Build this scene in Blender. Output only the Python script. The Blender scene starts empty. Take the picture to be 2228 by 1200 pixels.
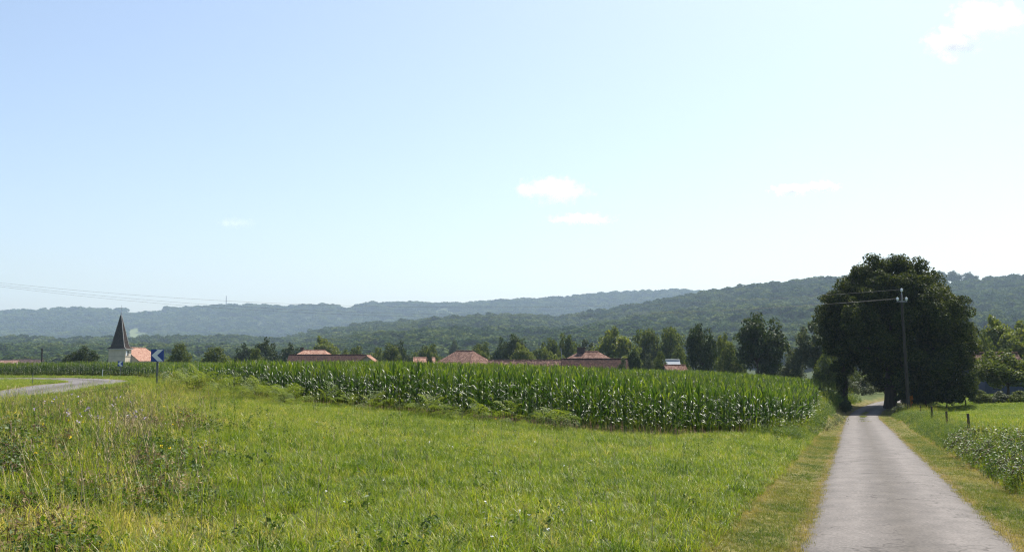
import bpy, math
import numpy as np
from mathutils import Vector

R = math.radians
F_PX, CXP, CYP, HZ = 2200.0, 1114.0, 600.0, 775.0      # focal length and centre of the picture, eye level row
PITCH = math.atan((HZ - CYP) / F_PX)
scene = bpy.context.scene

# ------------------------------------------------------------------ camera, sky, sun, exposure
cam_d = bpy.data.cameras.new('camera'); cam = bpy.data.objects.new('camera', cam_d)
scene.collection.objects.link(cam); scene.camera = cam
cam_d.sensor_width = 36.0; cam_d.lens = 36.0 * F_PX / 2228.0
cam_d.clip_start = 0.1; cam_d.clip_end = 30000
cam.location = (0, 0, 0); cam.rotation_euler = (math.pi / 2 + PITCH, 0, 0)

SUN_AZ, SUN_EL = R(33), R(56)                           # azimuth clockwise from +Y
SUN = Vector((math.sin(SUN_AZ) * math.cos(SUN_EL), math.cos(SUN_AZ) * math.cos(SUN_EL), math.sin(SUN_EL)))
world = bpy.data.worlds.new('World'); scene.world = world; world.use_nodes = True
wn = world.node_tree.nodes; wl = world.node_tree.links
sky = wn.new('ShaderNodeTexSky'); sky.sky_type = 'NISHITA'; sky.sun_disc = False
sky.sun_elevation = SUN_EL; sky.sun_rotation = SUN_AZ
sky.altitude = 100; sky.air_density = 1.0; sky.dust_density = 2.2; sky.ozone_density = 1.6
wl.new(sky.outputs[0], wn['Background'].inputs[0]); wn['Background'].inputs[1].default_value = 0.09
sun_d = bpy.data.lights.new('sun', 'SUN'); sun_d.energy = 5.0; sun_d.angle = R(0.53); sun_d.color = (1.0, 0.95, 0.86)
sun = bpy.data.objects.new('sun', sun_d); scene.collection.objects.link(sun)
sun.rotation_euler = (-SUN).to_track_quat('-Z', 'Y').to_euler()
vs = scene.view_settings; vs.view_transform = 'Standard'; vs.look = 'None'; vs.gamma = 1.0; vs.use_curve_mapping = False
vs.exposure = 0.95
cy = scene.cycles
cy.max_bounces = 9; cy.diffuse_bounces = 3; cy.glossy_bounces = 2; cy.transmission_bounces = 3; cy.volume_bounces = 8
cy.transparent_max_bounces = 8; cy.use_denoising = True; cy.denoising_prefilter = 'NONE'; cy.denoising_input_passes = 'RGB_ALBEDO_NORMAL'; cy.use_adaptive_sampling = False; scene.cycles.filter_width = 1.2
cy.caustics_reflective = False; cy.caustics_refractive = False; cy.sample_clamp_indirect = 6.0

# ------------------------------------------------------------------ helpers
rng = np.random.default_rng(11)
COL = scene.collection
PROTO = bpy.data.collections.new('prototypes')          # never linked to the scene: only sources of the scattered stuff

def P(px, py, Y):                                       # a pixel of the photograph at depth Y
    u = (px - CXP) / F_PX; v = (CYP - py) / F_PX
    d = Vector((u, math.cos(PITCH) - v * math.sin(PITCH), math.sin(PITCH) + v * math.cos(PITCH)))
    return d * (Y / d.y)
def pxof(X, Y): return CXP + F_PX * X / np.maximum(Y, 0.5) * math.cos(PITCH)
def XP(px, Y): return P(px, 775, Y).x
def sstep(a, b, x):
    t = np.clip((x - a) / (b - a), 0, 1); return t * t * (3 - 2 * t)
def vnoise(x, y, s=0.0):
    x = np.asarray(x, float); y = np.asarray(y, float)
    ix = np.floor(x); iy = np.floor(y); fx = x - ix; fy = y - iy
    fx = fx * fx * (3 - 2 * fx); fy = fy * fy * (3 - 2 * fy)
    def h(a, b):
        v = np.sin(a * 127.1 + b * 311.7 + s * 74.7) * 43758.5453; return v - np.floor(v)
    return (h(ix, iy) * (1 - fx) + h(ix + 1, iy) * fx) * (1 - fy) + (h(ix, iy + 1) * (1 - fx) + h(ix + 1, iy + 1) * fx) * fy
def fbm(x, y, s=0.0, o=3):
    t = 0; a = 0.5
    for k in range(o):
        t = t + a * vnoise(x * 2 ** k, y * 2 ** k, s + k); a *= 0.5
    return t / (1 - 0.5 ** o)
def in_poly(x, y, poly):
    c = np.zeros(x.shape, bool); n = len(poly)
    for i in range(n):
        x0, y0 = poly[i]; x1, y1 = poly[(i + 1) % n]
        m = ((y0 > y) != (y1 > y))
        c ^= m & (x < (x1 - x0) * (y - y0) / ((y1 - y0) if y1 != y0 else 1e-9) + x0)
    return c

def mesh_np(name, V, F, mats=(), smooth=False):
    """V (n,3); F list of arrays (m,3) or (m,4)."""
    if isinstance(F, np.ndarray): F = [F]
    F = [np.asarray(f, np.int32) for f in F if len(f)]
    me = bpy.data.meshes.new(name); V = np.asarray(V, np.float32)
    me.vertices.add(len(V)); me.vertices.foreach_set('co', V.ravel())
    loops = np.concatenate([f.ravel() for f in F]); tot = np.concatenate([np.full(len(f), f.shape[1], np.int32) for f in F])
    start = np.concatenate([[0], np.cumsum(tot)[:-1]]).astype(np.int32)
    me.loops.add(len(loops)); me.loops.foreach_set('vertex_index', loops)
    me.polygons.add(len(tot)); me.polygons.foreach_set('loop_start', start)
    me.polygons.foreach_set('use_smooth', np.full(len(tot), bool(smooth)))
    me.update(calc_edges=True)
    for m in mats: me.materials.append(m)
    return me
class MB:                                               # collects simple shapes into one mesh
    def __init__(s): s.v = []; s.q = []; s.t = []; s.n = 0
    def add(s, V, q=(), t=()):
        V = np.asarray(V, float); s.v.append(V)
        if len(q): s.q.append(np.asarray(q, np.int32) + s.n)
        if len(t): s.t.append(np.asarray(t, np.int32) + s.n)
        s.n += len(V); return s
    def box(s, a, b):
        x0, y0, z0 = a; x1, y1, z1 = b
        return s.add([(x0,y0,z0),(x1,y0,z0),(x1,y1,z0),(x0,y1,z0),(x0,y0,z1),(x1,y0,z1),(x1,y1,z1),(x0,y1,z1)],
              [(3,2,1,0),(4,5,6,7),(0,1,5,4),(1,2,6,5),(2,3,7,6),(3,0,4,7)])
    def slab(s, quad, th):                              # a thin slab under a quad given counter-clockwise from above
        q = np.asarray(quad, float); n = len(q); lo = q - np.array([0, 0, th])
        s.add(np.vstack([q, lo]), [(i + n, (i + 1) % n + n, (i + 1) % n, i) for i in range(n)])
        b = s.n - 2 * n
        if n == 4: s.q.append(np.array([[0,1,2,3],[7,6,5,4]], np.int32) + b)
        else: s.t.append(np.array([[0,1,2],[5,4,3]], np.int32) + b)
        return s
    def tube(s, pts, rad, k=6, cap=True):
        pts = np.asarray(pts, float); n = len(pts); rad = np.broadcast_to(np.asarray(rad, float), (n,))
        T = np.gradient(pts, axis=0); T /= np.maximum(np.linalg.norm(T, axis=1, keepdims=True), 1e-9)
        ref = np.array([1.0, 0, 0]) if abs(T[0][0]) < 0.8 else np.array([0, 1.0, 0])
        A = np.cross(T, ref); A /= np.linalg.norm(A, axis=1, keepdims=True); B = np.cross(T, A)
        an = np.linspace(0, 2 * np.pi, k, endpoint=False)
        V = pts[:, None] + rad[:, None, None] * (np.cos(an)[None, :, None] * A[:, None] + np.sin(an)[None, :, None] * B[:, None])
        q = [(i*k+j, i*k+(j+1)%k, (i+1)*k+(j+1)%k, (i+1)*k+j) for i in range(n-1) for j in range(k)]
        V = V.reshape(-1, 3); t = []
        if cap:
            V = np.vstack([V, pts[0], pts[-1]]); c0 = n * k
            t = [((j+1)%k, j, c0) for j in range(k)] + [((n-1)*k+j, (n-1)*k+(j+1)%k, c0+1) for j in range(k)]
        return s.add(V, q, t)
    def mesh(s, name, mats, smooth=False):
        F = []
        if s.q: F.append(np.vstack(s.q))
        if s.t: F.append(np.vstack(s.t))
        return mesh_np(name, np.vstack(s.v), F, mats, smooth)
def link(name, data, parent=None, loc=None, col=None):
    o = bpy.data.objects.new(name, data); (col or COL).objects.link(o)
    if parent: o.parent = parent
    if loc is not None: o.location = loc
    return o
def tag(o, label=None, cat=None, group=None, kind=None):
    if label: o['label'] = label
    if cat: o['category'] = cat
    if group: o['group'] = group
    if kind: o['kind'] = kind
    return o
def thing(name, loc, label, cat, group=None, rz=0.0, scale=None):
    o = link(name, None, None, loc); o.empty_display_size = 0.2; o.rotation_euler = (0, 0, rz)
    if scale is not None: o.scale = scale
    return tag(o, label, cat, group)

# ------------------------------------------------------------------ materials
def new_mat(name):
    m = bpy.data.materials.new(name); m.use_nodes = True
    nt = m.node_tree; nt.nodes.clear(); return m, nt.nodes, nt.links
def N(nodes, t, **kw):
    n = nodes.new(t)
    for k, v in kw.items(): setattr(n, k, v)
    return n
def ramp(nodes, stops):
    r = nodes.new('ShaderNodeValToRGB'); e = r.color_ramp.elements
    while len(e) > 1: e.remove(e[-1])
    e[0].position = stops[0][0]; e[0].color = (*stops[0][1], 1)
    for p, c in stops[1:]:
        x = e.new(p); x.color = (*c, 1)
    return r
def mathn(nodes, links, op, a, b=None, clamp=False):
    n = nodes.new('ShaderNodeMath'); n.operation = op; n.use_clamp = clamp
    for i, v in enumerate((a, b)):
        if v is None: continue
        if isinstance(v, (int, float)): n.inputs[i].default_value = v
        else: links.new(v, n.inputs[i])
    return n.outputs[0]
def leaf_mat(name, stops, transl=0.35, rough=0.5, spec=0.3, tint=None, island=0.35, yellow=(1.25, 1.2, 0.5), noise=0.0):
    """Leaf: diffuse + translucent + a waxy sheen; the hue runs along the ramp by plant (tint) and by leaf (island)."""
    m, nd, lk = new_mat(name)
    geo = N(nd, 'ShaderNodeNewGeometry')
    fac = mathn(nd, lk, 'MULTIPLY_ADD', geo.outputs['Random Per Island'], island)
    fac.node.inputs[2].default_value = 0.5 - island / 2
    if tint == 'attr':
        at = N(nd, 'ShaderNodeAttribute', attribute_type='INSTANCER', attribute_name='tint')
        fac = mathn(nd, lk, 'ADD', mathn(nd, lk, 'SUBTRACT', fac, 0.5), at.outputs['Fac'], True)
    elif tint == 'object':
        oi = N(nd, 'ShaderNodeObjectInfo')
        fac = mathn(nd, lk, 'ADD', fac, mathn(nd, lk, 'MULTIPLY', mathn(nd, lk, 'SUBTRACT', oi.outputs['Random'], 0.5), 0.5), True)
    rp = ramp(nd, stops); lk.new(fac, rp.inputs[0])
    bs = N(nd, 'ShaderNodeBsdfPrincipled'); lk.new(rp.outputs[0], bs.inputs['Base Color'])
    bs.inputs['Roughness'].default_value = rough; bs.inputs['Specular IOR Level'].default_value = spec
    tr = N(nd, 'ShaderNodeBsdfTranslucent')
    mx = N(nd, 'ShaderNodeMix', data_type='RGBA', blend_type='MULTIPLY'); mx.inputs[0].default_value = 1.0
    lk.new(rp.outputs[0], mx.inputs[6]); mx.inputs[7].default_value = (*yellow, 1)
    lk.new(mx.outputs[2], tr.inputs[0])
    ms = N(nd, 'ShaderNodeMixShader'); ms.inputs[0].default_value = transl
    lk.new(bs.outputs[0], ms.inputs[1]); lk.new(tr.outputs[0], ms.inputs[2])
    out = N(nd, 'ShaderNodeOutputMaterial'); lk.new(ms.outputs[0], out.inputs[0])
    return m
def plain_mat(name, col, rough=0.7, spec=0.3, var=0.25, scale=3.0, metal=0.0, bump=0.0, stretch=(1, 1, 1), col2=None, detail=6):
    m, nd, lk = new_mat(name)
    tc = N(nd, 'ShaderNodeTexCoord'); mp = N(nd, 'ShaderNodeMapping'); mp.inputs['Scale'].default_value = stretch
    lk.new(tc.outputs['Object'], mp.inputs[0])
    nz = N(nd, 'ShaderNodeTexNoise'); nz.inputs['Scale'].default_value = scale; nz.inputs['Detail'].default_value = detail
    nz.inputs['Roughness'].default_value = 0.65
    lk.new(mp.outputs[0], nz.inputs[0])
    c = np.array(col); c2 = np.array(col2) if col2 is not None else c * (1 - var)
    rp = ramp(nd, [(0.3, tuple(c2)), (0.7, tuple(np.minimum(c * (1 + var * 0.5), 0.9)))]); lk.new(nz.outputs[0], rp.inputs[0])
    bs = N(nd, 'ShaderNodeBsdfPrincipled'); lk.new(rp.outputs[0], bs.inputs['Base Color'])
    bs.inputs['Roughness'].default_value = rough; bs.inputs['Specular IOR Level'].default_value = spec; bs.inputs['Metallic'].default_value = metal
    if bump:
        b = N(nd, 'ShaderNodeBump'); b.inputs['Strength'].default_value = bump; b.inputs['Distance'].default_value = 0.05
        lk.new(nz.outputs[0], b.inputs['Height']); lk.new(b.outputs[0], bs.inputs['Normal'])
    out = N(nd, 'ShaderNodeOutputMaterial'); lk.new(bs.outputs[0], out.inputs[0])
    return m
def tile_mat(name, cols, scale=2.2):
    """Clay roof tiles: rows across the slope and single tiles fired to slightly different colours."""
    m, nd, lk = new_mat(name)
    tc = N(nd, 'ShaderNodeTexCoord'); mp = N(nd, 'ShaderNodeMapping'); mp.inputs['Scale'].default_value = (scale * 2.0, scale, scale)
    lk.new(tc.outputs['Object'], mp.inputs[0])
    vo = N(nd, 'ShaderNodeTexVoronoi'); vo.inputs['Scale'].default_value = 1.0; lk.new(mp.outputs[0], vo.inputs[0])
    nz = N(nd, 'ShaderNodeTexNoise'); nz.inputs['Scale'].default_value = 0.7; nz.inputs['Detail'].default_value = 5; lk.new(tc.outputs['Object'], nz.inputs[0])
    sep = N(nd, 'ShaderNodeSeparateColor'); lk.new(vo.outputs['Color'], sep.inputs[0])
    f = mathn(nd, lk, 'ADD', mathn(nd, lk, 'MULTIPLY', sep.outputs[0], 0.65), mathn(nd, lk, 'MULTIPLY', nz.outputs[0], 0.35))
    rp = ramp(nd, [(0.15, cols[0]), (0.5, cols[1]), (0.85, cols[2])]); lk.new(f, rp.inputs[0])
    bs = N(nd, 'ShaderNodeBsdfPrincipled'); lk.new(rp.outputs[0], bs.inputs['Base Color']); bs.inputs['Roughness'].default_value = 0.95; bs.inputs['Specular IOR Level'].default_value = .06
    wv = N(nd, 'ShaderNodeTexWave', wave_type='BANDS', bands_direction='X'); wv.inputs['Scale'].default_value = 1.6; lk.new(tc.outputs['Object'], wv.inputs[0])
    b = N(nd, 'ShaderNodeBump'); b.inputs['Strength'].default_value = 0.6; b.inputs['Distance'].default_value = 0.06
    lk.new(wv.outputs[0], b.inputs['Height']); lk.new(b.outputs[0], bs.inputs['Normal'])
    out = N(nd, 'ShaderNodeOutputMaterial'); lk.new(bs.outputs[0], out.inputs[0])
    return m

M = {}
M['grass'] = leaf_mat('grass', [(0, (.04, .085, .009)), (.35, (.155, .215, .019)), (.6, (.27, .29, .038)), (.8, (.33, .28, .11)), (1, (.48, .39, .21))], .5, .42, .22, 'attr', .5, (1.15, 1.2, .45))
M['mown'] = leaf_mat('mown_grass', [(0, (.06, .11, .015)), (.4, (.14, .17, .026)), (.7, (.22, .2, .05)), (1, (.33, .26, .11))], .4, .55, .2, 'attr', .35, (1.1, 1.1, .5))
M['weed'] = leaf_mat('weed_leaves', [(0, (.03, .065, .012)), (.5, (.075, .13, .02)), (1, (.15, .18, .045))], .4, .55, .25, 'attr', .6)
M['dry_weed'] = leaf_mat('withered_leaves', [(0, (.09, .06, .03)), (.5, (.2, .14, .07)), (1, (.36, .28, .16))], .25, .7, .1, 'attr', .7, (1, 1, .9))
M['bramble'] = leaf_mat('bramble_leaves', [(0, (.025, .055, .014)), (.6, (.07, .12, .028)), (1, (.16, .18, .06))], .35, .5, .25, None, .9)
M['corn'] = leaf_mat('corn_leaves', [(0, (.014, .034, .008)), (.55, (.045, .085, .014)), (1, (.14, .17, .032))], .46, .4, .42, 'object', .8, (1.4, 1.5, .42))
M['corn_stalk'] = plain_mat('corn_stalk', (.07, .14, .03), .5, .3)
M['fern'] = leaf_mat('fern_fronds', [(0, (.06, .1, .02)), (.6, (.13, .175, .04)), (1, (.19, .22, .06))], .45, .65, .15, 'object', .7)
M['fern_stem'] = plain_mat('fern_stem', (.16, .11, .05))
M['oak'] = leaf_mat('oak_leaves', [(0, (.018, .03, .008)), (.5, (.042, .06, .013)), (1, (.1, .115, .03))], .32, .6, .15, None, .9)
M['tree_dark'] = leaf_mat('dark_leaves', [(0, (.016, .034, .01)), (.5, (.036, .06, .016)), (1, (.08, .1, .035))], .25, .55, .18, None, .8)
M['tree_mid'] = leaf_mat('mid_green_leaves', [(0, (.035, .06, .014)), (.5, (.075, .105, .025)), (1, (.15, .17, .045))], .38, .6, .12, None, .8)
M['tree_lit'] = leaf_mat('sunlit_yellow_green_leaves', [(0, (.06, .095, .016)), (.5, (.12, .155, .03)), (1, (.21, .22, .055))], .42, .5, .3, None, .8)  # lighter yellow-green leaves; sun on the bright crowns is put into this colour
M['tree_grey'] = leaf_mat('grey_green_leaves', [(0, (.04, .06, .03)), (.5, (.075, .095, .05)), (1, (.13, .15, .08))], .25, .55, .22, None, .8)
M['orange_leaf'] = leaf_mat('orange_leaves', [(0, (.25, .08, .01)), (1, (.5, .2, .02))], .35, .5, .2, None, .8)
M['forest'] = leaf_mat('forest_leaves', [(0, (.024, .05, .014)), (.5, (.048, .08, .02)), (1, (.09, .12, .032))], .25, .85, .03, 'attr', .25)
M['bark'] = plain_mat('bark', (.07, .055, .04), .9, .1, .5, 4, bump=.8, stretch=(1, 1, .25))
M['stem'] = plain_mat('bramble_stem', (.12, .06, .04))
M['straw'] = plain_mat('dry_stalks', (.42, .33, .19), .7, .2, .35, 8)
M['wood'] = plain_mat('weathered_post', (.09, .075, .06), .9, .1, .5, 6, bump=.6, stretch=(3, 3, .4))
M['pole'] = plain_mat('pole_wood', (.055, .047, .041), .85, .15, .35, 5, bump=.4, stretch=(3, 3, .3))
M['steel'] = plain_mat('galvanised_steel', (.28, .29, .3), .5, .5, .2, 6, .6)
M['post'] = plain_mat('dark_grey_post', (.11, .12, .125), .55, .4, .15)
M['glassy'] = plain_mat('insulator_glass', (.8, .85, .86), .12, .8, .05)
M['cable'] = plain_mat('cable', (.16, .16, .16), .6, .3, .1)
M['blue'] = plain_mat('sign_blue', (.012, .05, .25), .4, .5, .12, 5)
M['white'] = plain_mat('sign_white', (.72, .74, .74), .45, .5, .06, 5)
M['slate'] = tile_mat('spire_slate', [(.016, .011, .009), (.028, .019, .015), (.045, .031, .025)], 3.0)
M['zinc'] = plain_mat('spire_zinc', (.4, .38, .36), .5, .4, .2)
M['plaster'] = plain_mat('church_plaster', (.5, .43, .34), .9, .1, .22, .8)
M['whitewash'] = plain_mat('white_wall', (.72, .7, .68), .9, .1, .15, .8)
M['stone'] = plain_mat('stone_wall', (.36, .31, .25), .9, .1, .35, 2)
M['blue_wall'] = plain_mat('blue_painted_wall', (.05, .06, .1), .8, .2, .2, 1)
M['brick'] = plain_mat('sooty_brick', (.07, .05, .045), .9, .1, .4, 3)
M['metal_roof'] = plain_mat('pale_metal_roof', (.27, .31, .34), .65, .2, .15, 1)
M['window'] = plain_mat('dark_window', (.02, .022, .025), .2, .5, .1)
M['tile_salmon'] = tile_mat('salmon_tiles', [(.18, .09, .062), (.27, .15, .108), (.36, .235, .18)])
M['tile_red'] = tile_mat('red_brown_tiles', [(.085, .048, .036), (.14, .08, .062), (.23, .145, .115)])
M['tile_brown'] = tile_mat('old_brown_tiles', [(.035, .022, .018), (.075, .043, .034), (.18, .115, .092)])
M['tile_dark'] = tile_mat('dark_weathered_tiles', [(.025, .014, .012), (.043, .023, .019), (.07, .04, .033)])

# ------------------------------------------------------------------ terrain
LANE_PTS = np.array([(-30, -9.45), (0, .634), (30, 10.71), (60, 20.8), (80, 27.5), (88, 30.35), (96, 33.8), (104, 38.2), (112, 43.6), (122, 52), (134, 66), (146, 86), (154, 110)])
LANE_HW = 1.32
_ly = np.linspace(-30, 154, 400)
def _smooth_lane():
    x = np.interp(_ly, LANE_PTS[:, 0], LANE_PTS[:, 1])
    for _ in range(30): x[1:-1] = .25 * x[:-2] + .5 * x[1:-1] + .25 * x[2:]
    return x
_lx = _smooth_lane(); _ls = np.gradient(_lx, _ly)
def lane_d(x, y):                                       # signed distance from the lane's middle, + on the right
    xc = np.interp(y, _ly, _lx); s = np.interp(y, _ly, _ls)
    return np.where((y > 154) | (y < -30), 99.0, (x - xc) / np.sqrt(1 + s * s))
def spline(ctrl, n):
    c = np.asarray(ctrl, float); c = np.vstack([2 * c[0] - c[1], c, 2 * c[-1] - c[-2]]); out = []
    for i in range(1, len(c) - 2):
        t = np.linspace(0, 1, n, endpoint=False)[:, None]
        out.append(.5 * ((2 * c[i]) + (-c[i-1] + c[i+1]) * t + (2*c[i-1] - 5*c[i] + 4*c[i+1] - c[i+2]) * t**2 + (-c[i-1] + 3*c[i] - 3*c[i+1] + c[i+2]) * t**3))
    return np.vstack(out + [c[-2][None]])
ROAD_C = spline([(-27, 10), (-29, 30), (-32, 52), (-36, 72), (-40.5, 90), (-42.6, 102), (-45.4, 111.5), (-51.5, 118), (-62, 120.5), (-80, 119), (-110, 116)], 14)
ROAD_HW = 3.1
def road_d(x, y):
    x = np.asarray(x, float).ravel(); y = np.asarray(y, float).ravel(); d = np.full(x.shape, 1e9)
    m = (x < -15) & (y > -10) & (y < 140) & (x > -130)
    if m.any():
        xm, ym = x[m], y[m]; best = np.full(xm.shape, 1e9)
        for i in range(0, len(ROAD_C)):
            best = np.minimum(best, (xm - ROAD_C[i, 0]) ** 2 + (ym - ROAD_C[i, 1]) ** 2)
        d[m] = np.sqrt(best)
    return d
def lane_z(Y): return np.interp(Y, [-30, 0, 80, 88, 96, 105, 115, 130, 154], [-.9, -1.85, -4.87, -5.1, -4.98, -4.75, -4.62, -4.7, -5.0])
CT = [(float(np.interp(y, _ly, _lx)), y, float(lane_z(y))) for y in (-25, -10, 0, 8, 16, 25, 35, 45, 57, 70, 80, 88, 96, 105, 115, 130, 150)]
CT += [(-17.2, 49, -1.38), (-22.5, 60, -2.0), (-17.7, 35, -2.05), (-21.5, 47, -2.3), (-25.5, 55, -2.45), (-14.5, 30, -1.6), (-9, 17, -1.47), (-5, 9, -1.6), (-14, 10, -1.25), (-20, 25, -1.9), (0, 20, -2.1), (4, 28, -2.5), (-8, 30, -1.75),
       (-28, 30, -2.7), (-32, 52, -2.85), (-36, 72, -2.85), (-40.5, 90, -2.8), (-47, 111, -2.75), (-62, 120, -2.7), (-80, 119, -2.7), (-27, 10, -2.3), (-55, 95, -2.35), (-50, 60, -2.5), (-45, 20, -2.3),
       (-8, 42, -2.0), (-13, 50, -2.0), (-20, 64, -2.35), (-1.8, 35.5, -2.1), (4.4, 34.5, -2.65), (8.4, 36.6, -2.9), (10.6, 39, -3.12),
       (-24, 80, -2.45), (-17, 90, -2.2), (3.5, 90, -2.7), (13, 100, -3.1), (24, 110, -3.45), (29, 93, -3.85), (20.5, 68, -3.6), (-44, 126, -2.45), (-63, 131, -2.45), (-90, 140, -2.5),
       (-20, 125, -2.9), (5, 130, -3.8), (-5, 60, -2.1), (8, 60, -2.9), (15, 75, -3.15),
       (18.2, 40, -3.3), (13.8, 27.5, -2.8), (21, 49, -3.62), (24.2, 58.5, -3.88), (27.7, 69, -4.25), (33, 80, -4.5), (23, 45, -3.3), (30, 45, -3.25), (36, 70, -3.85), (45, 70, -3.8), (60, 88, -4.3), (45, 92, -4.35), (20, 20, -2.3), (12, 5, -1.75), (40, 20, -1.9), (75, 60, -3.4), (58, 112, -4.6), (80, 130, -4.9), (-20, -25, -1.2), (25, -25, -1.2)]
CT = np.array(CT)
def _tps(r2): return np.where(r2 > 1e-9, .5 * r2 * np.log(np.maximum(r2, 1e-9)), 0)
def _fit():
    n = len(CT); S = CT[:, :2] / 50; K = _tps(((S[:, None] - S[None]) ** 2).sum(2)) + np.eye(n) * 2e-3
    Pm = np.hstack([np.ones((n, 1)), S]); A = np.zeros((n + 3, n + 3)); A[:n, :n] = K; A[:n, n:] = Pm; A[n:, :n] = Pm.T
    return np.linalg.solve(A, np.concatenate([CT[:, 2], np.zeros(3)]))
_W = _fit()
def near_z(x, y):
    s = np.stack([x, y], 1) / 50; out = _W[len(CT)] + s @ _W[len(CT) + 1:]
    for i in range(len(CT)):
        out = out + _W[i] * _tps(((s - CT[i, :2] / 50) ** 2).sum(1))
    return np.clip(out, -7.5, -.7)
# hill ranges: (ridge rows in the photograph, depth of ridge, depth of foot, tree height)
RANGES = [
    (np.array([(-900, 730), (0, 750), (200, 752), (400, 752), (620, 757), (800, 775), (1000, 800), (3200, 800)]), 950, 620, 11),
    (np.array([(-900, 715), (0, 733), (150, 738), (300, 735), (500, 733), (640, 738), (800, 745), (1000, 760), (1200, 800), (3200, 800)]), 1500, 1000, 12),
    (np.array([(-900, 800), (300, 800), (480, 765), (620, 735), (700, 716), (760, 708), (850, 699), (940, 692), (1040, 687), (1120, 684), (1200, 690), (1250, 684), (1320, 671), (1400, 658), (1470, 646), (1520, 636), (1600, 625), (1700, 612), (1800, 603), (1900, 598), (2000, 597), (2100, 601), (2160, 603), (2228, 594), (2400, 580), (3200, 560)]), 1750, 620, 13),
    (np.array([(-900, 690), (-100, 680), (0, 676), (100, 672), (170, 667), (240, 671), (330, 671), (420, 667), (500, 662), (560, 661), (620, 666), (700, 660), (745, 665), (800, 657), (870, 656), (960, 657), (1020, 657), (1100, 651), (1200, 646), (1300, 637), (1400, 632), (1480, 629), (1540, 634), (1700, 640), (2300, 640), (3200, 640)]), 3700, 2250, 14)]
def hills(x, y):
    pxv = np.where(y > 50, CXP + F_PX * x / np.maximum(y, 50), 0); z = np.full(x.shape, -14.0); lay = np.zeros(x.shape, int)
    for k, (pr, D, Ft, th) in enumerate(RANGES):
        d = D * (1 + .06 * (fbm(x / 700 + 3 * k, y * 0 + k, k) - .5) * 2); f = Ft * (1 + .12 * (fbm(x / 300, y * 0 + k, 7 + k) - .5) * 2)
        zr = (HZ - np.interp(pxv, pr[:, 0], pr[:, 1])) / F_PX * d - th
        s = np.clip((y - f) / (d - f), 0, 1); prof = s ** 1.15 * (1 - .18 * np.sin(np.pi * s) * (fbm(x / 260, y / 400, 20 + k) * 2 - .6))
        prof = np.where(y > d, 1 - .35 * np.clip((y - d) / (D * .35), 0, 1) , prof)
        zz = -14 + (np.maximum(zr, -14) + 14) * prof
        zz = zz + (zr > -6) * np.sin(np.pi * np.clip(s, 0, 1)) * (fbm(x / 200, y / 260, 40 + k) - .5) * 44 * np.clip((zr + 14) / 60, 0, 1)
        lay = np.where(zz > z, k + 1, lay); z = np.maximum(z, zz)
    return z, lay
def G(x, y):
    x = np.atleast_1d(np.asarray(x, float)); y = np.atleast_1d(np.asarray(y, float))
    ld = lane_d(x, y)
    zn = near_z(x, y)
    k = 1 - sstep(1.5, 2.6, np.abs(ld))                 # the lane itself lies level across
    zn = zn * (1 - k) + (lane_z(y) + .02) * k
    zn = zn + .22 * sstep(2.1, 3.0, ld) * (1 - sstep(4.2, 6.5, ld)) + .12 * sstep(2.2, 3.2, -ld) * (1 - sstep(4, 7, -ld))
    zn = zn + .10 * (fbm(x / 2.3, y / 2.3, 3) - .5) * sstep(2.2, 3.5, np.abs(ld))
    h, _ = hills(x, y)
    zv = np.interp(np.maximum(y, np.abs(x) * .9), [-10, 130, 215, 300, 450, 620], [-3, -4.2, -7, -9, -12, -14])
    zf = np.where(y > 600, np.maximum(h, -14), zv)
    s = sstep(125, 205, np.maximum(np.maximum(y, np.abs(x) * 1.2), -y * 2.2))
    return zn * (1 - s) + zf * s
def g1(x, y): return float(G(x, y)[0])
CORN = [(9.9, 38.4), (8.0, 36.5), (4.4, 34.2), (1.2, 34.2), (-1.8, 35.4), (-4.8, 38), (-7.5, 41.5), (-13, 50.5), (-19.5, 62.5), (-27, 80), (-34, 100), (-40, 116), (-47, 126), (-60, 130), (-95, 131), (-110, 175), (-40, 158), (0, 146), (22, 128), (33, 112), (30.3, 99), (27.6, 92), (25.2, 84), (19.2, 64), (13.2, 46.5)]
CLEAR = [[(276, 743), (272, 718), (296, 712), (310, 714), (302, 725), (325, 723), (305, 733)], [(338, 722), (350, 701), (362, 702), (352, 719)], [(250, 674), (290, 669), (360, 668), (352, 676), (260, 679)],
         [(722, 668), (740, 664), (775, 660), (772, 668)], [(2036, 618), (2046, 606), (2100, 603), (2190, 598), (2160, 612), (2060, 622)], [(925, 678), (960, 674), (1010, 676), (985, 682)]]
def proj(x, y, z):
    c, s = math.cos(PITCH), math.sin(PITCH); dy = y * c + z * s; dz = -y * s + z * c
    return CXP + F_PX * x / dy, CYP - F_PX * dz / dy
def clearing(x, y, z):
    a, b = proj(x, np.maximum(y, 1), z); c = np.zeros(x.shape, bool)
    for k, pl in enumerate(CLEAR):
        c |= in_poly(a, b, pl) & ((y > 1200) if k == 4 else (y > 2200))
    return c

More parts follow.
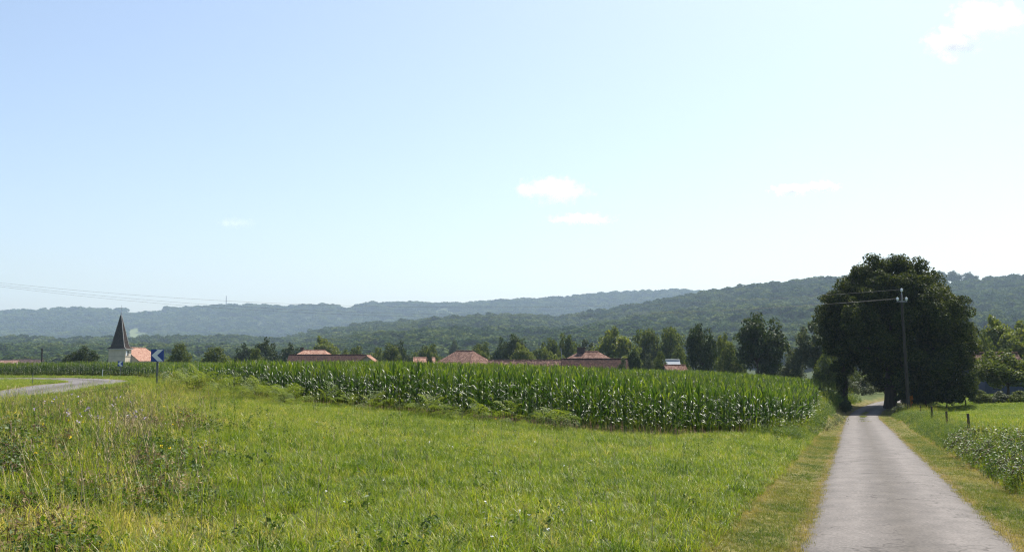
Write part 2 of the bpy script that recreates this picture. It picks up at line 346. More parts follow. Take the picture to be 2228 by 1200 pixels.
def build_ground():
    az = np.concatenate([np.linspace(-42, 42, 340), np.linspace(42, 318, 70)[1:-1]]) * math.pi / 180
    r = np.concatenate([[.6, 1.2, 2, 3, 4, 5], np.geomspace(6, 160, 150), np.geomspace(165, 900, 50), np.linspace(930, 4300, 95), [4700, 5200]])
    A, Rr = np.meshgrid(az, r); x = (np.sin(A) * Rr).ravel(); y = (np.cos(A) * Rr).ravel(); z = G(x, y)
    ld = lane_d(x, y); rd = road_d(x, y)
    z = z - .05 * (1 - sstep(.8, 1.0, np.abs(ld))) - .06 * (1 - sstep(2.0, 2.4, rd))
    na, nr = len(az), len(r)
    i, j = np.meshgrid(np.arange(nr - 1), np.arange(na), indexing='ij'); j2 = (j + 1) % na
    q = np.stack([i * na + j, i * na + j2, (i + 1) * na + j2, (i + 1) * na + j], -1).reshape(-1, 4)[:, ::-1]
    V = np.vstack([np.stack([x, y, z], 1), [(0, 0, g1(0, 0))]]); c = len(V) - 1
    t = np.array([(c, (k + 1) % na, k) for k in range(na)])
    # what covers the soil
    col = np.tile(np.array([.055, .075, .022]), (len(x), 1))
    def put(mask, c): col[mask] = c
    put(in_poly(x, y, CORN), (.09, .065, .04))
    st = (np.abs(ld) < 2.3); put(st, (.13, .12, .04)); put(np.abs(ld) < 1.4, (.13, .105, .055))
    put((ld > 4.2) & (y < 130) & (y > 15), (.07, .11, .022)); put(rd < 3.6, (.16, .14, .06))
    put(y > 600, (.035, .05, .018)); put(clearing(x, y, z), (.1, .125, .045))
    me = mesh_np('ground', V, [q, t], [], True)
    at = me.color_attributes.new('cover', 'FLOAT_COLOR', 'POINT')
    cc = np.ones((len(V), 4), np.float32); cc[:-1, :3] = col; cc[-1, :3] = col[0]; at.data.foreach_set('color', cc.ravel())
    m, nd, lk = new_mat('ground_cover')
    a = N(nd, 'ShaderNodeVertexColor', layer_name='cover'); tc = N(nd, 'ShaderNodeTexCoord')
    nz = N(nd, 'ShaderNodeTexNoise'); nz.inputs['Scale'].default_value = 2.2; nz.inputs['Detail'].default_value = 8; lk.new(tc.outputs['Object'], nz.inputs[0])
    rp = ramp(nd, [(.3, (.55, .55, .5)), (.7, (1.35, 1.3, 1.2))]); lk.new(nz.outputs[0], rp.inputs[0])
    mx = N(nd, 'ShaderNodeMix', data_type='RGBA', blend_type='MULTIPLY'); mx.inputs[0].default_value = 1
    lk.new(a.outputs[0], mx.inputs[6]); lk.new(rp.outputs[0], mx.inputs[7])
    bs = N(nd, 'ShaderNodeBsdfPrincipled'); bs.inputs['Roughness'].default_value = .95; bs.inputs['Specular IOR Level'].default_value = .1
    lk.new(mx.outputs[2], bs.inputs['Base Color'])
    b = N(nd, 'ShaderNodeBump'); b.inputs['Strength'].default_value = .5; b.inputs['Distance'].default_value = .06
    lk.new(nz.outputs[0], b.inputs['Height']); lk.new(b.outputs[0], bs.inputs['Normal'])
    o = N(nd, 'ShaderNodeOutputMaterial'); lk.new(bs.outputs[0], o.inputs[0])
    me.materials.append(m)
    return tag(link('ground', me), 'rolling farmland ground from the meadow to the wooded hills', kind='structure')
build_ground()

def asphalt(name, base, edge_hw):
    m, nd, lk = new_mat(name)
    uv = N(nd, 'ShaderNodeUVMap'); sx = N(nd, 'ShaderNodeSeparateXYZ'); lk.new(uv.outputs[0], sx.inputs[0])
    def noise(scale, detail=6, st=(1, 1, 1)):
        mp = N(nd, 'ShaderNodeMapping'); mp.inputs['Scale'].default_value = st; lk.new(uv.outputs[0], mp.inputs[0])
        n = N(nd, 'ShaderNodeTexNoise'); n.inputs['Scale'].default_value = scale; n.inputs['Detail'].default_value = detail; n.inputs['Roughness'].default_value = .6
        lk.new(mp.outputs[0], n.inputs[0]); return n.outputs[0]
    fine = noise(22, 5); mid = noise(2.2, 7, (1.2, .7, 1)); big = noise(.35, 4)
    g = ramp(nd, [(.33, tuple(np.array(base) * .5)), (.5, base), (.66, tuple(np.array(base) * 1.6))])
    lk.new(mathn(nd, lk, 'ADD', mathn(nd, lk, 'MULTIPLY', fine, .56), mathn(nd, lk, 'ADD', mathn(nd, lk, 'MULTIPLY', mid, .32), mathn(nd, lk, 'MULTIPLY', big, .12))), g.inputs[0])
    # darker worn crown between the wheel tracks and dusty edges
    ab = mathn(nd, lk, 'ABSOLUTE', sx.outputs[0]); wob = mathn(nd, lk, 'MULTIPLY', mathn(nd, lk, 'SUBTRACT', noise(1.2, 4), .5), .5)
    cr = mathn(nd, lk, 'ADD', ab, wob)
    crown = ramp(nd, [(0, (.66, .63, .58)), (.25, (.85, .83, .81)), (.45, (1.16, 1.15, 1.14)), (.72, (1.08, 1.07, 1.06)), (.93, (.74, .71, .67)), (1, (.7, .62, .5))])
    lk.new(mathn(nd, lk, 'DIVIDE', cr, edge_hw), crown.inputs[0])
    mx = N(nd, 'ShaderNodeMix', data_type='RGBA', blend_type='MULTIPLY'); mx.inputs[0].default_value = 1
    lk.new(g.outputs[0], mx.inputs[6]); lk.new(crown.outputs[0], mx.inputs[7])
    vo = N(nd, 'ShaderNodeTexVoronoi', feature='DISTANCE_TO_EDGE'); vo.inputs['Scale'].default_value = .9
    mp = N(nd, 'ShaderNodeMapping'); mp.inputs['Scale'].default_value = (1, .45, 1)
    ad = N(nd, 'ShaderNodeVectorMath', operation='ADD'); wn_ = N(nd, 'ShaderNodeTexNoise'); wn_.inputs['Scale'].default_value = 2.5; lk.new(uv.outputs[0], wn_.inputs[0])
    lk.new(uv.outputs[0], ad.inputs[0]); lk.new(wn_.outputs['Color'], ad.inputs[1]); lk.new(ad.outputs[0], mp.inputs[0]); lk.new(mp.outputs[0], vo.inputs[0])
    ck = ramp(nd, [(0, (.4, .38, .36)), (.022, (1, 1, 1))]); lk.new(vo.outputs[0], ck.inputs[0])
    gate = ramp(nd, [(.44, (1, 1, 1)), (.56, (0, 0, 0))]); lk.new(noise(.5, 3), gate.inputs[0])
    mx2 = N(nd, 'ShaderNodeMix', data_type='RGBA', blend_type='MULTIPLY'); lk.new(mathn(nd, lk, 'SUBTRACT', 1.0, gate.outputs[0]), mx2.inputs[0])
    lk.new(mx.outputs[2], mx2.inputs[6]); lk.new(ck.outputs[0], mx2.inputs[7])
    bs = N(nd, 'ShaderNodeBsdfPrincipled'); lk.new(mx2.outputs[2], bs.inputs['Base Color']); bs.inputs['Roughness'].default_value = .82; bs.inputs['Specular IOR Level'].default_value = .25
    b = N(nd, 'ShaderNodeBump'); b.inputs['Strength'].default_value = .7; b.inputs['Distance'].default_value = .012
    lk.new(fine, b.inputs['Height']); lk.new(b.outputs[0], bs.inputs['Normal'])
    o = N(nd, 'ShaderNodeOutputMaterial'); lk.new(bs.outputs[0], o.inputs[0]); return m
def strip(name, cx, cyv, hw, nx, mat, lift, label, jag=.07):
    T = np.stack([np.gradient(cx), np.gradient(cyv)], 1); T /= np.linalg.norm(T, axis=1, keepdims=True); Nn = np.stack([T[:, 1], -T[:, 0]], 1)
    s = np.concatenate([[0], np.cumsum(np.hypot(np.diff(cx), np.diff(cyv)))]); n = len(cx)
    u = np.linspace(-1, 1, nx); L = np.zeros((n, nx))
    for j in range(nx):
        w = hw * np.ones(n)
        if j in (0, nx - 1): w = hw + jag * (fbm(s / .45, s * 0 + j, 5) - .5) * 2 + .06 * (vnoise(s / .13, s * 0, 9 + j) - .5)
        L[:, j] = u[j] * w
    X = cx[:, None] + Nn[:, 0:1] * L; Y = cyv[:, None] + Nn[:, 1:2] * L
    Zc = G(cx, cyv); Z = np.repeat(Zc[:, None], nx, 1) * .0 + G(X.ravel(), Y.ravel()).reshape(n, nx) + lift * (1 - 1.5 * u[None] ** 16) + .03 * (1 - u[None] ** 2)
    i, j = np.meshgrid(np.arange(n - 1), np.arange(nx - 1), indexing='ij')
    q = np.stack([i * nx + j, i * nx + j + 1, (i + 1) * nx + j + 1, (i + 1) * nx + j], -1).reshape(-1, 4)
    me = mesh_np(name, np.stack([X, Y, Z], -1).reshape(-1, 3), [q], [mat], True)
    uvl = me.uv_layers.new(name='UVMap'); U = np.stack([L, np.repeat(s[:, None], nx, 1)], -1).reshape(-1, 2).astype(np.float32)
    li = np.empty(len(me.loops), np.int32); me.loops.foreach_get('vertex_index', li); uvl.data.foreach_set('uv', U[li].ravel())
    return tag(link(name, me), label, kind='structure')
_y = np.concatenate([np.arange(-12, 60, .12), np.arange(60, 152, .4)])
strip('lane', np.interp(_y, _ly, _lx), _y, LANE_HW, 9, asphalt('lane_asphalt', (.1, .09, .083), 1.32), .022, 'narrow pale grey asphalt lane running down to the dark tree')
_rc = spline(ROAD_C[::14], 60)
strip('road', _rc[:, 0], _rc[:, 1], ROAD_HW, 9, asphalt('road_asphalt', (.11, .102, .099), 3.1), .025, 'grey road curving left round the corn field', .1)

# ------------------------------------------------------------------ leaf and blade builders
def leaf_cards(C, Nrm, size, r, aspect=.62, fold=.18):
    """One folded rhombic leaf per point: four vertices, two triangles."""
    n = len(C); Nrm = Nrm / np.maximum(np.linalg.norm(Nrm, axis=1, keepdims=True), 1e-9)
    t = r.normal(size=(n, 3)); U = np.cross(Nrm, t); U /= np.maximum(np.linalg.norm(U, axis=1, keepdims=True), 1e-9); W = np.cross(Nrm, U)
    s = np.broadcast_to(np.asarray(size, float), (n,))[:, None]
    V = np.stack([C - U * s * .5, C + W * s * .5 * aspect + Nrm * s * fold, C + U * s * .5, C - W * s * .5 * aspect + Nrm * s * fold], 1).reshape(-1, 3)
    b = np.arange(n)[:, None] * 4
    return V, np.vstack([b + [0, 1, 2], b + [0, 2, 3]])
def fib(n, r):
    d = r.normal(size=(n, 3)); return d / np.linalg.norm(d, axis=1, keepdims=True)
def crown_mesh(name, blobs, n, size, seed, mat, sub=9, subr=(.28, .5), up=.35, inner=.25, flat=1.0, unit=False):
    """A crown: big lobes (x,y,z,r), each broken into smaller clumps, leaves spread through the clumps' shells and some inside."""
    r = np.random.default_rng(seed); S = []
    for (x, y, z, rad) in blobs:
        for d in fib(sub, r):
            if d[2] < -.75: continue
            rr = rad * r.uniform(*subr); S.append((x + d[0] * (rad - rr * .6), y + d[1] * (rad - rr * .6), z + d[2] * (rad - rr * .6) * flat, rr))
    S = np.array(S); w = S[:, 3] ** 2; w /= w.sum(); k = r.choice(len(S), n, p=w); d = fib(n, r)
    rad = np.where(r.random(n) < inner, r.random(n) ** .5, 1.14 - .42 * r.random(n) ** .8)
    C = S[k, :3] + d * (S[k, 3] * rad)[:, None] * np.array([1, 1, .82])
    nr = d * .8 + r.normal(size=(n, 3)) * .75 + np.array([0, 0, up])
    V, F = leaf_cards(C, nr, size * r.uniform(.6, 1.35, n), r)
    if unit:                                            # fit into a unit box standing on the ground
        lo, hi = np.percentile(V, .6, 0), np.percentile(V, 99.4, 0); V[:, :2] = (V[:, :2] - (lo + hi)[:2] / 2) / (hi - lo)[:2].mean(); V[:, 2] /= hi[2]
    return mesh_np(name, V, F, [mat], True)
def trunk_mesh(name, h, rad, seed, limbs=5, spread=.5, lean=0.0, top=.35):
    r = np.random.default_rng(seed); mb = MB(); zz = np.linspace(-.15, h, 7)
    w = np.cumsum(r.normal(size=(7, 2)) * rad * .35, 0); w[0] = 0
    rr = rad * (1 - (1 - top) * np.linspace(0, 1, 7)); rr[0] *= 1.45; rr[1] *= 1.08
    mb.tube(np.c_[w[:, 0] + lean * zz, w[:, 1], zz], rr, 9)
    for i in range(limbs):
        a = 2 * np.pi * (i + r.random() * .6) / max(limbs, 1); z0 = h * r.uniform(.55, .98); L = h * r.uniform(.5, .9)
        t = np.linspace(0, 1, 5); dx = spread * L * t; dz = L * (t * .85 - .1 * t * t)
        mb.tube(np.c_[np.interp(z0, zz, w[:, 0] + lean * zz) + np.cos(a) * dx + r.normal(size=5) * rad * .2, np.interp(z0, zz, w[:, 1]) + np.sin(a) * dx, z0 + dz], rad * (.42 - .32 * t), 6)
    return mb.mesh(name, [M['bark']], True)

def blade(h, w, lean, az, base, seg=3, curl=1.6):
    t = np.linspace(0, 1, seg + 1); out = lean * h * t ** curl; z = h * np.sqrt(np.maximum(0, 1 - (lean * t ** curl * .8) ** 2)) * t
    ww = w * (1 - t ** 1.5) * .5 + w * .04; ca, sa = math.cos(az), math.sin(az)
    c = np.stack([base[0] + ca * out, base[1] + sa * out, base[2] + z], 1); side = np.array([-sa, ca, 0])
    V = np.empty((2 * (seg + 1), 3)); V[0::2] = c - side * ww[:, None]; V[1::2] = c + side * ww[:, None]
    q = [(2*i, 2*i+1, 2*i+3, 2*i+2) for i in range(seg)]
    return V, q
def tuft(name, seed, n, h, w, rad, lean=(.15, .8), mat='grass', heads=0, hvar=.45):
    r = np.random.default_rng(seed); mb = MB()
    for i in range(n):
        a = r.uniform(0, 6.283); d = rad * math.sqrt(r.random()); hh = h * r.uniform(1 - hvar, 1 + hvar * .4)
        V, q = blade(hh, w * r.uniform(.7, 1.3), r.uniform(*lean), r.uniform(0, 6.283), (math.cos(a) * d, math.sin(a) * d, -.02)); mb.add(V, q)
    for i in range(heads):                              # thin flowering stalks with a seed head
        a = r.uniform(0, 6.283); d = rad * r.random(); hh = h * r.uniform(1.5, 2.3); ln = r.uniform(.05, .3); b = r.uniform(0, 6.283)
        V, q = blade(hh, w * .35, ln, b, (math.cos(a) * d, math.sin(a) * d, -.02), 4); mb.add(V, q)
        top = V[-1]
        for k in range(7):
            V2, q2 = blade(h * .16, w * .6, .5, r.uniform(0, 6.283), top - np.array([0, 0, k * h * .045]), 1); mb.add(V2, q2)
    return link(name, mb.mesh(name, [M[mat]], True), col=PROTO)
def weed(name, seed, h, nleaf, lsize, mat='weed', stems=4, rad=.12):
    r = np.random.default_rng(seed); mb = MB(); C = []; Nn = []
    for i in range(stems):
        a = r.uniform(0, 6.283); ln = r.uniform(.1, .5) * h; hh = h * r.uniform(.6, 1.1); b0 = np.array([rad * r.normal(), rad * r.normal(), 0])
        tip = b0 + np.array([math.cos(a) * ln, math.sin(a) * ln, hh])
        V, q = blade(hh, .012, ln / hh, a, b0, 2); mb.add(V, q)
        for k in range(nleaf // stems):
            t = r.uniform(.15, 1); C.append(b0 + (tip - b0) * t + r.normal(size=3) * lsize * .6); Nn.append(r.normal(size=3) * .6 + np.array([0, 0, .9]))
    V, F = leaf_cards(np.array(C), np.array(Nn), lsize * r.uniform(.6, 1.4, len(C)), r, .5, .12); mb.add(V, (), F)
    return link(name, mb.mesh(name, [M[mat]], True), col=PROTO)

def scatter(name, pts, rot, scl, idx, protos, label, tint=None):
    """One stuff object: a point set whose points each carry a plant."""
    n = len(pts); c = bpy.data.collections.new(name + '_plants')
    for k, p in enumerate(protos): p.name = '%s_%02d' % (name, k); c.objects.link(p)
    me = bpy.data.meshes.new(name); me.vertices.add(n); me.vertices.foreach_set('co', np.asarray(pts, np.float32).ravel())
    def attr(nm, ty, v, key='value'):
        a = me.attributes.new(nm, ty, 'POINT'); a.data.foreach_set(key, v)
    attr('rot', 'FLOAT_VECTOR', np.asarray(rot, np.float32).ravel(), 'vector'); attr('scl', 'FLOAT_VECTOR', np.asarray(scl, np.float32).ravel(), 'vector')
    attr('idx', 'INT', np.asarray(idx, np.int32)); attr('tint', 'FLOAT', np.asarray(tint if tint is not None else rng.random(n), np.float32))
    o = link(name, me); tag(o, label, kind='stuff')
    ng = bpy.data.node_groups.new(name + '_scatter', 'GeometryNodeTree')
    ng.interface.new_socket('Geometry', in_out='INPUT', socket_type='NodeSocketGeometry'); ng.interface.new_socket('Geometry', in_out='OUTPUT', socket_type='NodeSocketGeometry')
    gi = ng.nodes.new('NodeGroupInput'); go = ng.nodes.new('NodeGroupOutput'); iop = ng.nodes.new('GeometryNodeInstanceOnPoints')
    ci = ng.nodes.new('GeometryNodeCollectionInfo'); ci.inputs['Collection'].default_value = c; ci.inputs['Separate Children'].default_value = True; ci.inputs['Reset Children'].default_value = True
    def na(nm, ty):
        a = ng.nodes.new('GeometryNodeInputNamedAttribute'); a.data_type = ty; a.inputs[0].default_value = nm; return a.outputs[0]
    e2r = ng.nodes.new('FunctionNodeEulerToRotation')
    L = ng.links.new
    L(gi.outputs[0], iop.inputs['Points']); L(ci.outputs[0], iop.inputs['Instance']); iop.inputs['Pick Instance'].default_value = True
    L(na('idx', 'INT'), iop.inputs['Instance Index']); L(na('rot', 'FLOAT_VECTOR'), e2r.inputs[0]); L(e2r.outputs[0], iop.inputs['Rotation']); L(na('scl', 'FLOAT_VECTOR'), iop.inputs['Scale'])
    L(iop.outputs[0], go.inputs[0])
    md = o.modifiers.new('scatter', 'NODES'); md.node_group = ng
    return o
def rots(n, tilt=.12): return np.c_[rng.normal(size=n) * tilt, rng.normal(size=n) * tilt, rng.uniform(0, 6.283, n)]

# ------------------------------------------------------------------ wooded hills and far things
def build_forest():
    protos = []
    for k in range(7):
        r = np.random.default_rng(200 + k)
        bl = [(0, 0, .55, .36)] + [(.2 * math.cos(a), .2 * math.sin(a), r.uniform(.42, .72), r.uniform(.2, .3)) for a in r.uniform(0, 6.28, 4)]
        me = crown_mesh('forest_tree', bl, 520, .2, 300 + k, M['forest'], 5, (.45, .65), .6, .05)
        protos.append(link('forest_tree', me, col=PROTO))
    pts = []
    def area(y0, y1, sp, keep):
        n = int((y1 - y0) * (y1 + y0) / 2 * 1.24 / (sp * sp))
        yy = np.sqrt(rng.uniform(y0 * y0, y1 * y1, n)); xx = rng.uniform(-.62, .62, n) * yy
        z = G(xx, yy); m = keep(xx, yy, z) & ~clearing(xx, yy, z) & ~clearing(xx, yy, z + yy * 9 / F_PX); return np.c_[xx, yy, z][m]
    pts.append(area(560, 1120, 11.5, lambda x, y, z: (y > 640 + 80 * fbm(x / 120, y / 120, 2)) | (fbm(x / 60, y / 60, 8) > .62)))
    pts.append(area(1120, 1950, 14.5, lambda x, y, z: y > 0))
    pts.append(area(2150, 4000, 21, lambda x, y, z: (fbm(x / 160, y / 160, 5) > .22)))
    p = np.vstack(pts); n = len(p)
    h = np.where(p[:, 1] > 2100, 17, np.where(p[:, 1] > 1000, 15, 12.5)) * rng.uniform(.68, 1.32, n); w = h * rng.uniform(1.0, 1.75, n) * np.where(p[:, 1] > 2100, 1.35, 1)
    tint = np.clip(.5 + (fbm(p[:, 0] / 130, p[:, 1] / 130, 3) - .5) * 1.3 + rng.normal(size=n) * .34, 0, 1)
    p[:, 2] -= h * .1
    scatter('forest', p, rots(n, .04), np.c_[w, w, h], rng.integers(0, 7, n), protos, 'dense broadleaf woodland covering the hills beyond the village', tint)
build_forest()

mast = MB(); mp_ = P(492, 664, 3720); mh = 45.0
for sx, sy in ((-1, -1), (1, -1), (1, 1), (-1, 1)): mast.tube([(sx * 1.6, sy * 1.6, -4), (sx * .7, sy * .7, mh)], .32, 4)
for k in range(9):
    z0, z1 = mh * k / 9, mh * (k + 1) / 9; a = 1.6 - .9 * k / 9
    mast.tube([(-a, -a, z0), (a, -a, z1)], .2, 4); mast.tube([(a, a, z0), (-a, a, z1)], .2, 4); mast.tube([(-a, a, z0), (-a, -a, z1)], .2, 4)
mo = thing('transmission_mast', (mp_.x, 3720, g1(mp_.x, 3720) + 6), 'thin lattice mast standing on the far wooded ridge', 'mast')
link('lattice', mast.mesh('lattice', [M['steel']]), mo)

# ------------------------------------------------------------------ village
def gable_house(name, label, px, Y, ridge_py, L, W, rise, rz, tile, wall='stone', chimney=None, over=.45, hip=0.0, loc=None, cat='house', wins=()):
    p = P(px, ridge_py, Y); b = g1(p.x, Y); o = thing(name, (p.x, Y, b), label, cat, rz=rz)
    zr = p.z - b; ze = zr - rise; hl, hw = L / 2, W / 2
    wm = MB(); wm.box((-hl, -hw, -1), (hl, hw, ze - .02))
    if hip == 0:
        for s in (-1, 1):
            x = s * (hl - .01); x2 = x - s * .3
            V = [(x, -hw, ze - .02), (x, hw, ze - .02), (x, 0, zr - .2), (x2, -hw, ze - .02), (x2, hw, ze - .02), (x2, 0, zr - .2)]
            wm.add(V, [(0, 1, 4, 3), (1, 2, 5, 4), (2, 0, 3, 5)], [(0, 2, 1), (3, 4, 5)])
    link('wall', wm.mesh('wall', [M[wall]]), o)
    k = rise / hw; e = over; zo = ze - k * e; rx = hl + e; hx = rx - hip
    front = [(-rx, -hw - e, zo), (rx, -hw - e, zo), (hx, 0, zr), (-hx, 0, zr)]; back = [(rx, hw + e, zo), (-rx, hw + e, zo), (-hx, 0, zr), (hx, 0, zr)]
    rf = link('roof', MB().slab(front, .12).mesh('roof', [M[tile]]), o); link('roof', MB().slab(back, .12).mesh('roof', [M[tile]]), o)
    if hip:
        link('roof', MB().slab([(rx, -hw - e, zo), (rx, hw + e, zo), (hx, 0, zr)], .12).mesh('roof', [M[tile]]), o)
        link('roof', MB().slab([(-rx, hw + e, zo), (-rx, -hw - e, zo), (-hx, 0, zr)], .12).mesh('roof', [M[tile]]), o)
    link('ridge_tiles', MB().tube([(-hx, 0, zr), (0, 0, zr + .02), (hx, 0, zr)], .14, 6).mesh('ridge_tiles', [M[tile]]), o)
    if chimney:
        cx, cyy, w, h, m = chimney; zc = zr - abs(cyy) * k
        c = MB().box((cx - w / 2, cyy - .35, zc - .6), (cx + w / 2, cyy + .35, zc + h)).box((cx - w / 2 - .08, cyy - .43, zc + h + .002), (cx + w / 2 + .08, cyy + .43, zc + h + .14))
        link('chimney', c.mesh('chimney', [M[m]]), rf)
    for (wx, wz, ww, wh) in wins:
        link('window', MB().box((wx - ww/2, -hw - .04, wz), (wx + ww/2, -hw + .05, wz + wh)).mesh('window', [M['window']]), o)
    return o
def build_church():
    Y = 300.0; x0 = P(236, 775, Y).x; x1 = P(272, 775, Y).x; w = x1 - x0; cx = (x0 + x1) / 2; ycen = Y + w / 2
    ze = P(254, 758.5, Y).z; za = P(262, 683, ycen).z; b = g1(cx, Y)
    o = thing('church', (cx, ycen, b), 'small church with dark pointed spire and salmon tiled nave', 'church')
    h = w / 2; ze -= b; za -= b
    link('tower', MB().box((-h, -h, -1), (h, h, ze)).mesh('tower', [M['plaster']]), o)
    zc = P(254, 775.5, Y).z - b
    link('string_course', MB().box((-h - .07, -h - .07, zc), (h + .07, h + .07, zc + .18)).mesh('string_course', [M['stone']]), o)
    for x, mt in ((.35, 'white'), (1.5, 'window')):
        wn_ = link('belfry_window', MB().box((h - .1, -h + x + .2, ze - 2.0), (h + .06, -h + x + 1.1, ze - .55)).mesh('belfry_window', [M[mt]]), o)
        if mt == 'white':
            for k in range(5): link('louvre', MB().box((h + .06, -h + x + .25, ze - 1.95 + k * .28), (h + .12, -h + x + 1.05, ze - 1.88 + k * .28)).mesh('louvre', [M['white']]), wn_)
    ov = .45; lv = [(0.0, h + ov), (.55, h * .86), (1.4, h * .74), (za - ze - .3, .12)]
    sp = MB(); V = []
    for z, a in lv: V += [(-a, -a, ze + z), (a, -a, ze + z), (a, a, ze + z), (-a, a, ze + z)]
    q = [(4*i+j, 4*i+(j+1) % 4, 4*i+4+(j+1) % 4, 4*i+4+j) for i in range(3) for j in range(4)] + [(3, 2, 1, 0), (12, 13, 14, 15)]
    sp.add(V, q); so = link('spire', sp.mesh('spire', [M['slate']]), o)
    for i, (sx, sy) in enumerate(((-1, -1), (1, -1), (1, 1), (-1, 1))):
        link('hip_flashing', MB().tube([(sx * a, sy * a, ze + z + .02) for z, a in lv], .09, 5).mesh('hip_flashing', [M['zinc' if i else 'slate']]), so)
    link('eaves_board', MB().box((-h - ov, -h - ov, ze - .16), (h + ov, h + ov, ze - .003)).mesh('eaves_board', [M['zinc']]), o)
    fn = MB().tube([(0, 0, za - .4), (0, 0, za + .5)], [.2, .1], 6).tube([(0, 0, za + .4), (0, 0, za + 2.7)], .04, 5).tube([(-.45, 0, za + 1.9), (.45, 0, za + 1.9)], .04, 5)
    link('cross', fn.mesh('cross', [M['steel']]), so)
    # nave behind the tower
    y0, y1 = h - .1, h + 22; zr = P(300, 756, 312).z - b; k = .82; hw = 4.9; zn = zr - k * hw
    link('nave_wall', MB().box((-hw + .4, y0 + .2, -1), (hw - .4, y1 - .4, zn + .25)).mesh('nave_wall', [M['plaster']]), o)
    g = MB().add([(-hw + .4, y0 + .2, zn + .25), (hw - .4, y0 + .2, zn + .25), (0, y0 + .2, zr - .2)], (), [(0, 1, 2)]); link('nave_gable', g.mesh('nave_gable', [M['plaster']]), o)
    ye = y1 - 3.5
    for quad in ([(hw, y0, zn), (hw, y1, zn), (0, ye, zr), (0, y0, zr)], [(-hw, y1, zn), (-hw, y0, zn), (0, y0, zr), (0, ye, zr)], [(hw, y1, zn), (-hw, y1, zn), (0, ye, zr)]):
        link('nave_roof', MB().slab(quad, .14).mesh('nave_roof', [M['tile_salmon']]), o)
    link('nave_ridge', MB().tube([(0, y0, zr), (0, (y0 + ye) / 2, zr + .02), (0, ye, zr)], .16, 6).mesh('nave_ridge', [M['tile_salmon']]), o)
build_church()

gable_house('farmhouse', 'long low farmhouse with dark tiled front roof behind the corn', 714, 228, 771.5, 16.6, 9, 2.6, R(2), 'tile_dark', 'stone')
gable_house('house', 'house with pale salmon roof rising behind the long dark roof', 684, 238, 761.5, 8.6, 10.5, 2.0, R(-4), 'tile_salmon', 'whitewash', (-3.2, 1.0, .7, .9, 'brick'), hip=2.2)
gable_house('outbuilding', 'small orange roofed outbuilding left of the hip roofed house, half behind a tree', 923, 236, 777.5, 4.2, 5, 1.2, R(6), 'tile_salmon', 'whitewash')
gable_house('shed', 'little pale gabled shed roof at the right end of the long dark roof', 802, 224, 773, 2.2, 3.2, 1.1, R(80), 'tile_salmon', 'stone')
gable_house('house', 'hip roofed house with red tiles and white wall above the corn', 1011, 205, 763, 8.0, 8.2, 2.4, R(-34), 'tile_red', 'whitewash', hip=2.6, over=.7)
gable_house('outbuilding', 'long low outbuilding with mottled brown roof left of the big barn', 1144, 182, 783.5, 12.6, 6, 1.35, R(1), 'tile_brown', 'stone')
gable_house('barn', 'broad barn with weathered dark tile roof behind the corn', 1297, 178, 780.5, 11.4, 8.2, 2.6, R(-1), 'tile_dark', 'stone', over=.4)
gable_house('house', 'house with orange tiled roof and wide sooty chimney above the barn roof', 1281, 188, 764.5, 7.4, 8.5, 1.9, R(-30), 'tile_red', 'stone', (-1.3, -.5, 1.35, .9, 'brick'), hip=2.2)
gable_house('shed', 'shed with pale metal roof between shrubs at the field edge', 1460, 176, 783, 2.6, 3.0, 1.2, R(0), 'metal_roof', 'stone', over=.2)
gable_house('shed', 'small red tiled lean shed below the pale metal roof', 1468, 166, 794, 3.2, 3, .7, R(4), 'tile_red', 'stone', over=.2)
gable_house('house', 'tiled house with blue lower wall half behind the tree at right', 2160, 124, 768, 5.2, 7.5, 2.6, R(-3), 'tile_brown', 'blue_wall', over=.35, wins=((-1.2, .6, .9, 1.3),))
gable_house('house', 'upper red gable showing at the right edge of the big dark tree', 2098, 140, 742, 4.0, 6, 2.4, R(70), 'tile_red', 'whitewash')
for px, Y, ry, L, lab in ((12, 520, 783.5, 12, 'distant salmon roofed house at the left edge above the corn'), (47, 560, 781.5, 9, 'distant grey brown house just right of the leftmost roof'), (78, 540, 782, 7, 'distant small roof beside the dark wooden pole')):
    gable_house('distant_house', lab, px, Y, ry, L, 8, 2.6, R(8), 'tile_salmon' if px < 30 else 'tile_brown', 'whitewash')
for k, (px, Y, ry, L, wl_) in enumerate(((60, 2420, 733, 22, 'whitewash'), (76, 2430, 734, 30, 'stone'), (89, 2425, 731.5, 12, 'whitewash'))):
    gable_house('distant_house', ('pale farmhouse on the far left slope, leftmost of its hamlet', 'longest building of the hamlet on the far left slope', 'tall narrow house at the right end of the far hamlet')[k], px, Y, ry, L, 9, 3, R(10), 'tile_brown', wl_)

